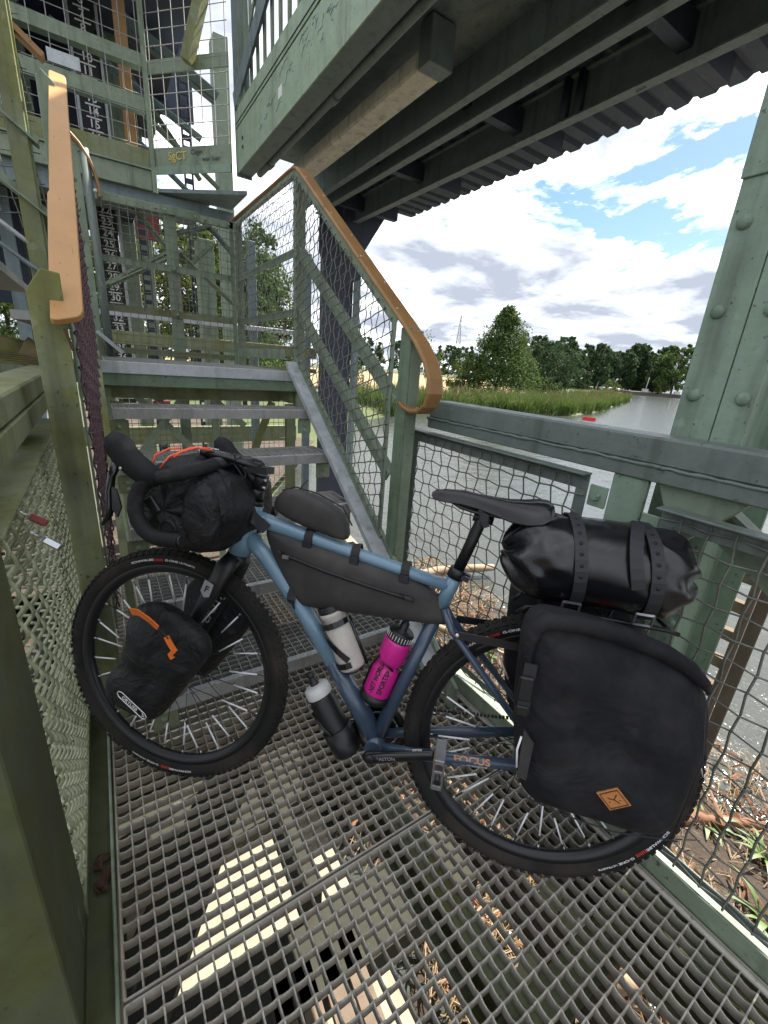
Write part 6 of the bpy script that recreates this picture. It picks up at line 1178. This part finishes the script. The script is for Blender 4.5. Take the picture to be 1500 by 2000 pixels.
for i, (x, y, s_) in enumerate(((8.5, 33, 1.35), (5.2, 31, 1.2), (11, 38, 1.3), (2.0, 36, 1.1), (-6, 50, 1.3), (-3, 44, 1.0), (-11, 60, 1.5), (13.5, 40, 1.1), (6.5, 24, .7))):
    tree('near', x, y, -1.2, s_, 'bright leafy tree seen through the lattice tower', 'leaf_c' if i % 2 else 'leaf_a', 'trees seen through the lattice tower', i * 1.1)
# sparse sapling near the reeds
rnd = random.Random(31); sp_ = thing('sapling', 'thin sparse sapling left of the power pylon', 'tree', (26.0, 32.4, -1.5)); tr = MB(); cr = MB()
for k in range(6):
    x, y = 26.0 + rnd.uniform(-.3, .3), 32.4 + rnd.uniform(-.3, .3); h = rnd.uniform(3.2, 6.2); top = V((x + rnd.uniform(-.9, .9), y + rnd.uniform(-.9, .9), -1.5 + h)); mid = V((x, y, -1.5)).lerp(top, .5) + V((rnd.uniform(-.2, .2), rnd.uniform(-.2, .2), 0)); tr.tube([V((x, y, -1.5)), mid, top], [.035, .022, .008], 6)
    for _ in range(70):
        t_ = rnd.uniform(.3, 1.0); c_ = mid.lerp(top, t_) + V((rnd.gauss(0, .22), rnd.gauss(0, .22), rnd.gauss(0, .2))); n_ = V((rnd.gauss(0, 1), rnd.gauss(0, 1), rnd.gauss(0, 1))).normalized(); u_ = n_.orthogonal().normalized() * .085; v_ = n_.cross(u_) * .6; cr.add([c_ - u_, c_ + v_, c_ + u_, c_ - v_], [(0, 1, 2, 3)])
build('trunk', tr, MAT['bark'], sp_); build('crown', cr, MAT['leaf_c'], sp_)
# reeds
MAT['reed'] = leaf_mat('reed_blades', (0.095, 0.145, 0.040), trans=.3); MAT['reed_tip'] = plain('reed_plume', (0.20, 0.13, 0.07), rough=.9, var=.3)
re_pts = [(17, 25.2), (21, 28), (27, 27.8), (33, 26.6), (40, 26.6), (50, 30), (62, 36), (78, 43), (96, 51.5)]; seg = []
for i in range(len(re_pts) - 1): seg.append(((V((*re_pts[i + 1], 0)) - V((*re_pts[i], 0))).length, re_pts[i], re_pts[i + 1]))
rnd = random.Random(12); mb = MB(); tp = MB()
for (L_, a, b_) in seg:
    dist = math.hypot(*a); n = int(L_ * (210 if dist < 45 else 120)); d = (V((*b_, 0)) - V((*a, 0))).normalized(); nn_ = V((-d.y, d.x, 0))
    for _ in range(n):
        u = rnd.random(); p_ = V((*a, 0)).lerp(V((*b_, 0)), u) + nn_ * (rnd.random() ** 1.4 * 5.5 - .25 + .3 * math.sin(u * L_)) ; p_.z = -2.05 + max(0, (p_ - V((*a, 0)).lerp(V((*b_, 0)), u)).length * .1); h = rnd.uniform(1.15, 1.95); le = V((rnd.gauss(0, .16), rnd.gauss(0, .16), 0)); aa = rnd.uniform(0, 3.14); w2 = V((math.cos(aa), math.sin(aa), 0)) * rnd.uniform(.025, .05)
        q = p_ + le * .5 + V((0, 0, h * .55)); r_ = p_ + le * 2.2 + V((0, 0, h)); mb.add([p_ - w2 * .6, p_ + w2 * .6, q + w2, q - w2, r_], [(0, 1, 2, 3), (3, 2, 4)])
        if rnd.random() < .05: s0 = r_ + V((0, 0, .02)); tp.tube([p_ + V((0, 0, h * .8)), s0, s0 + V((.05, .02, .26))], [.008, .03, .008], 4, caps=False)
o = build('reeds', mb, MAT['reed'], kind='stuff'); o['label'] = 'dense green reeds along the far bank'; o['category'] = 'reeds'; o = build('reed_plumes', tp, MAT['reed_tip'], kind='stuff'); o['label'] = 'brown plumes standing above the reeds'; o['category'] = 'reeds'
# pylon
py = thing('power_pylon', 'tall lattice power pylon on the horizon', 'pylon', (.725 * 350, .82 * 350, -1.4)); bx_, by_ = .725 * 350, .82 * 350; lat = MB(); mt_ = MAT['galv_old']; d_ = V((.82, -.725, 0)).normalized(); e_ = V((.725, .82, 0)).normalized()
def hw(z): return 4.0 * (1 - z / 47.5) ** 1.25 + .25
lev = [0, 8, 15, 21, 26, 30, 34, 37.5, 41, 44, 47]
for i in range(len(lev) - 1):
    z0, z1 = lev[i], lev[i + 1]; c0 = [V((bx_, by_, z0 - 1.4)) + d_ * (sx * hw(z0)) + e_ * (sy * hw(z0)) for sx, sy in ((-1, -1), (1, -1), (1, 1), (-1, 1))]; c1 = [V((bx_, by_, z1 - 1.4)) + d_ * (sx * hw(z1)) + e_ * (sy * hw(z1)) for sx, sy in ((-1, -1), (1, -1), (1, 1), (-1, 1))]
    for k in range(4): lat.bar(c0[k], c1[k], .34, .34); lat.bar(c0[k], c1[(k + 1) % 4], .2, .2); lat.bar(c0[(k + 1) % 4], c1[k], .2, .2); lat.bar(c1[k], c1[(k + 1) % 4], .2, .2)
build('lattice_shaft', lat, mt_, py)
for (z, hw_) in ((38.5, 5.0), (31.5, 6.6)):
    ar = MB(); c_ = V((bx_, by_, z - 1.4))
    for s_ in (1, -1): ar.bar(c_ + d_ * .6 * s_, c_ + d_ * hw_ * s_, .25, .25); ar.bar(c_ + d_ * .5 * s_ + V((0, 0, 1.6)), c_ + d_ * hw_ * s_, .16, .16); ar.bar(c_ + d_ * hw_ * s_, c_ + d_ * hw_ * s_ - V((0, 0, 2.0)), .22, .22)
    build('cross_arm', ar, mt_, py)
# far quay, cars, cabinets, poles
q0, q1 = V((1.050 * 162, .560 * 162, 0)), V((1.30 * 162, .385 * 162, 0)); dq = (q1 - q0).normalized(); nq = V((dq.y, -dq.x, 0)) * -1
qm = MB().prism([q0 + V((0, 0, -2.4)), q1 + V((0, 0, -2.4)), q1 + V((0, 0, -.75)), q0 + V((0, 0, -.75))], nq * 40); build('quay', qm, paint('quay_wall', (.10, .095, .085), dirt=.4, rough=.9), None, kind='structure')
def box_thing(name, label, cat, p, sx, sy, sz, mat, top=True):
    e = thing(name, label, cat, p); c_ = V(p); mb = MB().prism([c_ - dq * sx / 2, c_ + dq * sx / 2, c_ + dq * sx / 2 + V((0, 0, sz)), c_ - dq * sx / 2 + V((0, 0, sz))], nq * sy); build('cabinet', mb, MAT[mat], e); build('lid', MB().prism([c_ - dq * (sx / 2 + .1) + V((0, 0, sz + .01)), c_ + dq * (sx / 2 + .1) + V((0, 0, sz + .01)), c_ + dq * (sx / 2) + V((0, 0, sz + .18)), c_ - dq * (sx / 2) + V((0, 0, sz + .18))], nq * sy), MAT['galv'], e); return e
box_thing('equipment_cabinet', 'pale cabinet on the left end of the far quay', 'cabinet', (1.078 * 163, .543 * 163, -.74), 2.0, 1.0, 1.0, 'white_dirty'); box_thing('equipment_cabinet', 'pale cabinet on the far quay beside the green column', 'cabinet', (1.138 * 160, .50 * 160, -.74), 1.8, 1.0, .9, 'white_dirty')
def car(x, y, z, ang, label, mat):
    M = Matrix.Translation((x, y, z)) @ Matrix.Rotation(ang, 4, 'Z'); e = thing('parked_car', label, 'car', (0, 0, 0), M, group='cars parked on the far bank')
    build('body', MB().prism([(-2.1, -.85, .3), (2.1, -.85, .3), (2.1, -.85, .75), (1.2, -.85, .9), (.6, -.8, 1.42), (-1.5, -.8, 1.42), (-2.1, -.85, .95)], (0, 1.7, 0)), MAT[mat], e, bevel=.05); build('window', MB().prism([(.95, -.87, .95), (.55, -.83, 1.35), (-1.4, -.83, 1.35), (-1.8, -.87, .95)], (0, 1.74, 0)), MAT['black_gloss'], e)
    for wx in (-1.3, 1.3):
        for wy in (-.9, .72): build('wheel', MB().tube([(wx, wy, .32), (wx, wy + .18, .32)], .32, 12), MAT['black'], e)
for i, (rx, ry, tt) in enumerate(((.997, .601, 170), (1.008, .592, 172), (1.024, .583, 172))): car(rx * tt, ry * tt, -1.38, .5 + .2 * i, ('white car parked at left of the far row', 'white car in the middle of the far row', 'white car nearest the quay')[i], 'white')
for i, (rx, ry, tt, h) in enumerate(((1.018, .588, 160, 3.2), (1.085, .548, 165, 5.2), (.985, .61, 165, 3.0))):
    lp_ = thing('pole', ('thin white pole left of the quay', 'thin leaning pale pole on the quay', 'short thin pole behind the reeds')[i], 'pole', (rx * tt, ry * tt, -1.4)); build('shaft', MB().tube([(rx * tt, ry * tt, -1.4), (rx * tt + .4, ry * tt - .2, h - .5)], [.14, .08], 8), MAT['white'], lp_)
    if i == 0: build('flag', MB().bar((rx * tt + .4, ry * tt - .2, h - .4), (rx * tt + 1.0, ry * tt - .6, h + .1), .05, .6), MAT['white'], lp_)
# red sign on the bank and red marker in the water
sg = thing('river_sign', 'red river sign with white symbol seen behind the stair mesh', 'sign', (.568 * 58, .876 * 58, -1.5)); c_ = V((.568 * 58, .876 * 58, -.9)); dx_ = V((.84, -.545, 0)).normalized()
build('board', MB().prism([c_ - dx_ * .75 - V((0, 0, .85)), c_ + dx_ * .75 - V((0, 0, .85)), c_ + dx_ * .75 + V((0, 0, .85)), c_ - dx_ * .75 + V((0, 0, .85))], (.06, .08, 0)), MAT['red'], sg); wh = MB(); nf = V((-.545, -.84, 0)) * .03
for (a, b2) in (((-.42, -.5), (-.1, .45)), ((-.1, .45), (.1, .45)), ((.1, .45), (.42, -.5)), ((-.3, -.1), (.3, -.1)), ((-.15, -.5), (-.02, .2)), ((.15, -.5), (.02, .2))): wh.bar(c_ + dx_ * a[0] + V((0, 0, a[1])) + nf, c_ + dx_ * b2[0] + V((0, 0, b2[1])) + nf, .17, .03, up=nf)
build('symbol', wh, MAT['mark_white'], sg); build('post', MB().tube([c_ - V((0, 0, 2.2)) + V((.1, .12, 0)), c_ + V((.1, .12, .8))], .06, 8), MAT['galv'], sg)
mk = thing('water_marker', 'small red and white marker board standing in the water', 'marker', (32.6, 20.2, -2)); c_ = V((32.6, 20.2, -1.80)); dm = V((.55, -.83, 0)).normalized()
build('red_board', MB().prism([c_ - dm * .48 + V((0, 0, .12)), c_ + dm * .48 + V((0, 0, .12)), c_ + dm * .48 + V((0, 0, .42)), c_ - dm * .48 + V((0, 0, .42))], (.05, .05, 0)), MAT['red'], mk); build('white_board', MB().prism([c_ - dm * .48 - V((0, 0, .25)), c_ + dm * .48 - V((0, 0, .25)), c_ + dm * .48 + V((0, 0, .115)), c_ - dm * .48 + V((0, 0, .115))], (.05, .05, 0)), MAT['white'], mk); build('pile', MB().tube([c_ - V((0, 0, 1.5)) + V((.08, .08, 0)), c_ + V((.08, .08, .3))], .08, 8), MAT['timber'], mk)
# two horses grazing in the field
MAT['horse'] = plain('brown_horse_coat', (.10, .045, .02), rough=.7, var=.2)
MAT['horse_dark'] = plain('dark_horse_coat', (.03, .02, .015), rough=.7, var=.2)
def horse(x, y, z, ang, label, mt):
    M = Matrix.Translation((x, y, z)) @ Matrix.Rotation(ang, 4, 'Z'); me = bpy.data.meshes.new('horse'); J = [(0, 0, 1.18), (.45, 0, 1.22), (.75, 0, 1.25), (1.05, 0, .95), (1.25, 0, .55), (1.42, 0, .22), (-.5, 0, 1.25), (-.75, 0, 1.1), (-.95, 0, .6)]
    E = [(0, 1), (1, 2), (2, 3), (3, 4), (4, 5), (0, 6), (6, 7), (7, 8)]; Rr = [.34, .33, .22, .17, .14, .07, .34, .10, .05]
    for (bx0, sx, hind) in ((.58, .16, 0), (.58, -.16, 0), (-.6, .16, 1), (-.6, -.16, 1)):
        o = len(J); J += [(bx0, sx, .85), (bx0 + (.08 if hind else .02), sx, .58), (bx0 - (.12 if hind else 0), sx, .36), (bx0 - (.08 if hind else 0), sx, .03)]; Rr += [.16, .09, .06, .07]; E += [(6 if hind else 1, o), (o, o + 1), (o + 1, o + 2), (o + 2, o + 3)]
    me.from_pydata(J, E, []); o = bpy.data.objects.new('horse', me); col.objects.link(o); o.matrix_world = M; sk = o.modifiers.new('skin', 'SKIN'); 
    for i, r_ in enumerate(Rr): me.skin_vertices[0].data[i].radius = (r_, r_)
    me.skin_vertices[0].data[0].use_root = True; o.modifiers.new('sub', 'SUBSURF').render_levels = 1; me.materials.append(MAT[mt]); o['label'] = label; o['category'] = 'horse'; o['group'] = 'horses grazing in the field'
horse(.631 * 150, .844 * 150, -1.37, 2.6, 'dark horse grazing in the dry field, left one', 'horse_dark'); horse(.650 * 130, .832 * 130, -1.37, -.4, 'brown horse grazing in the dry field, right one', 'horse')
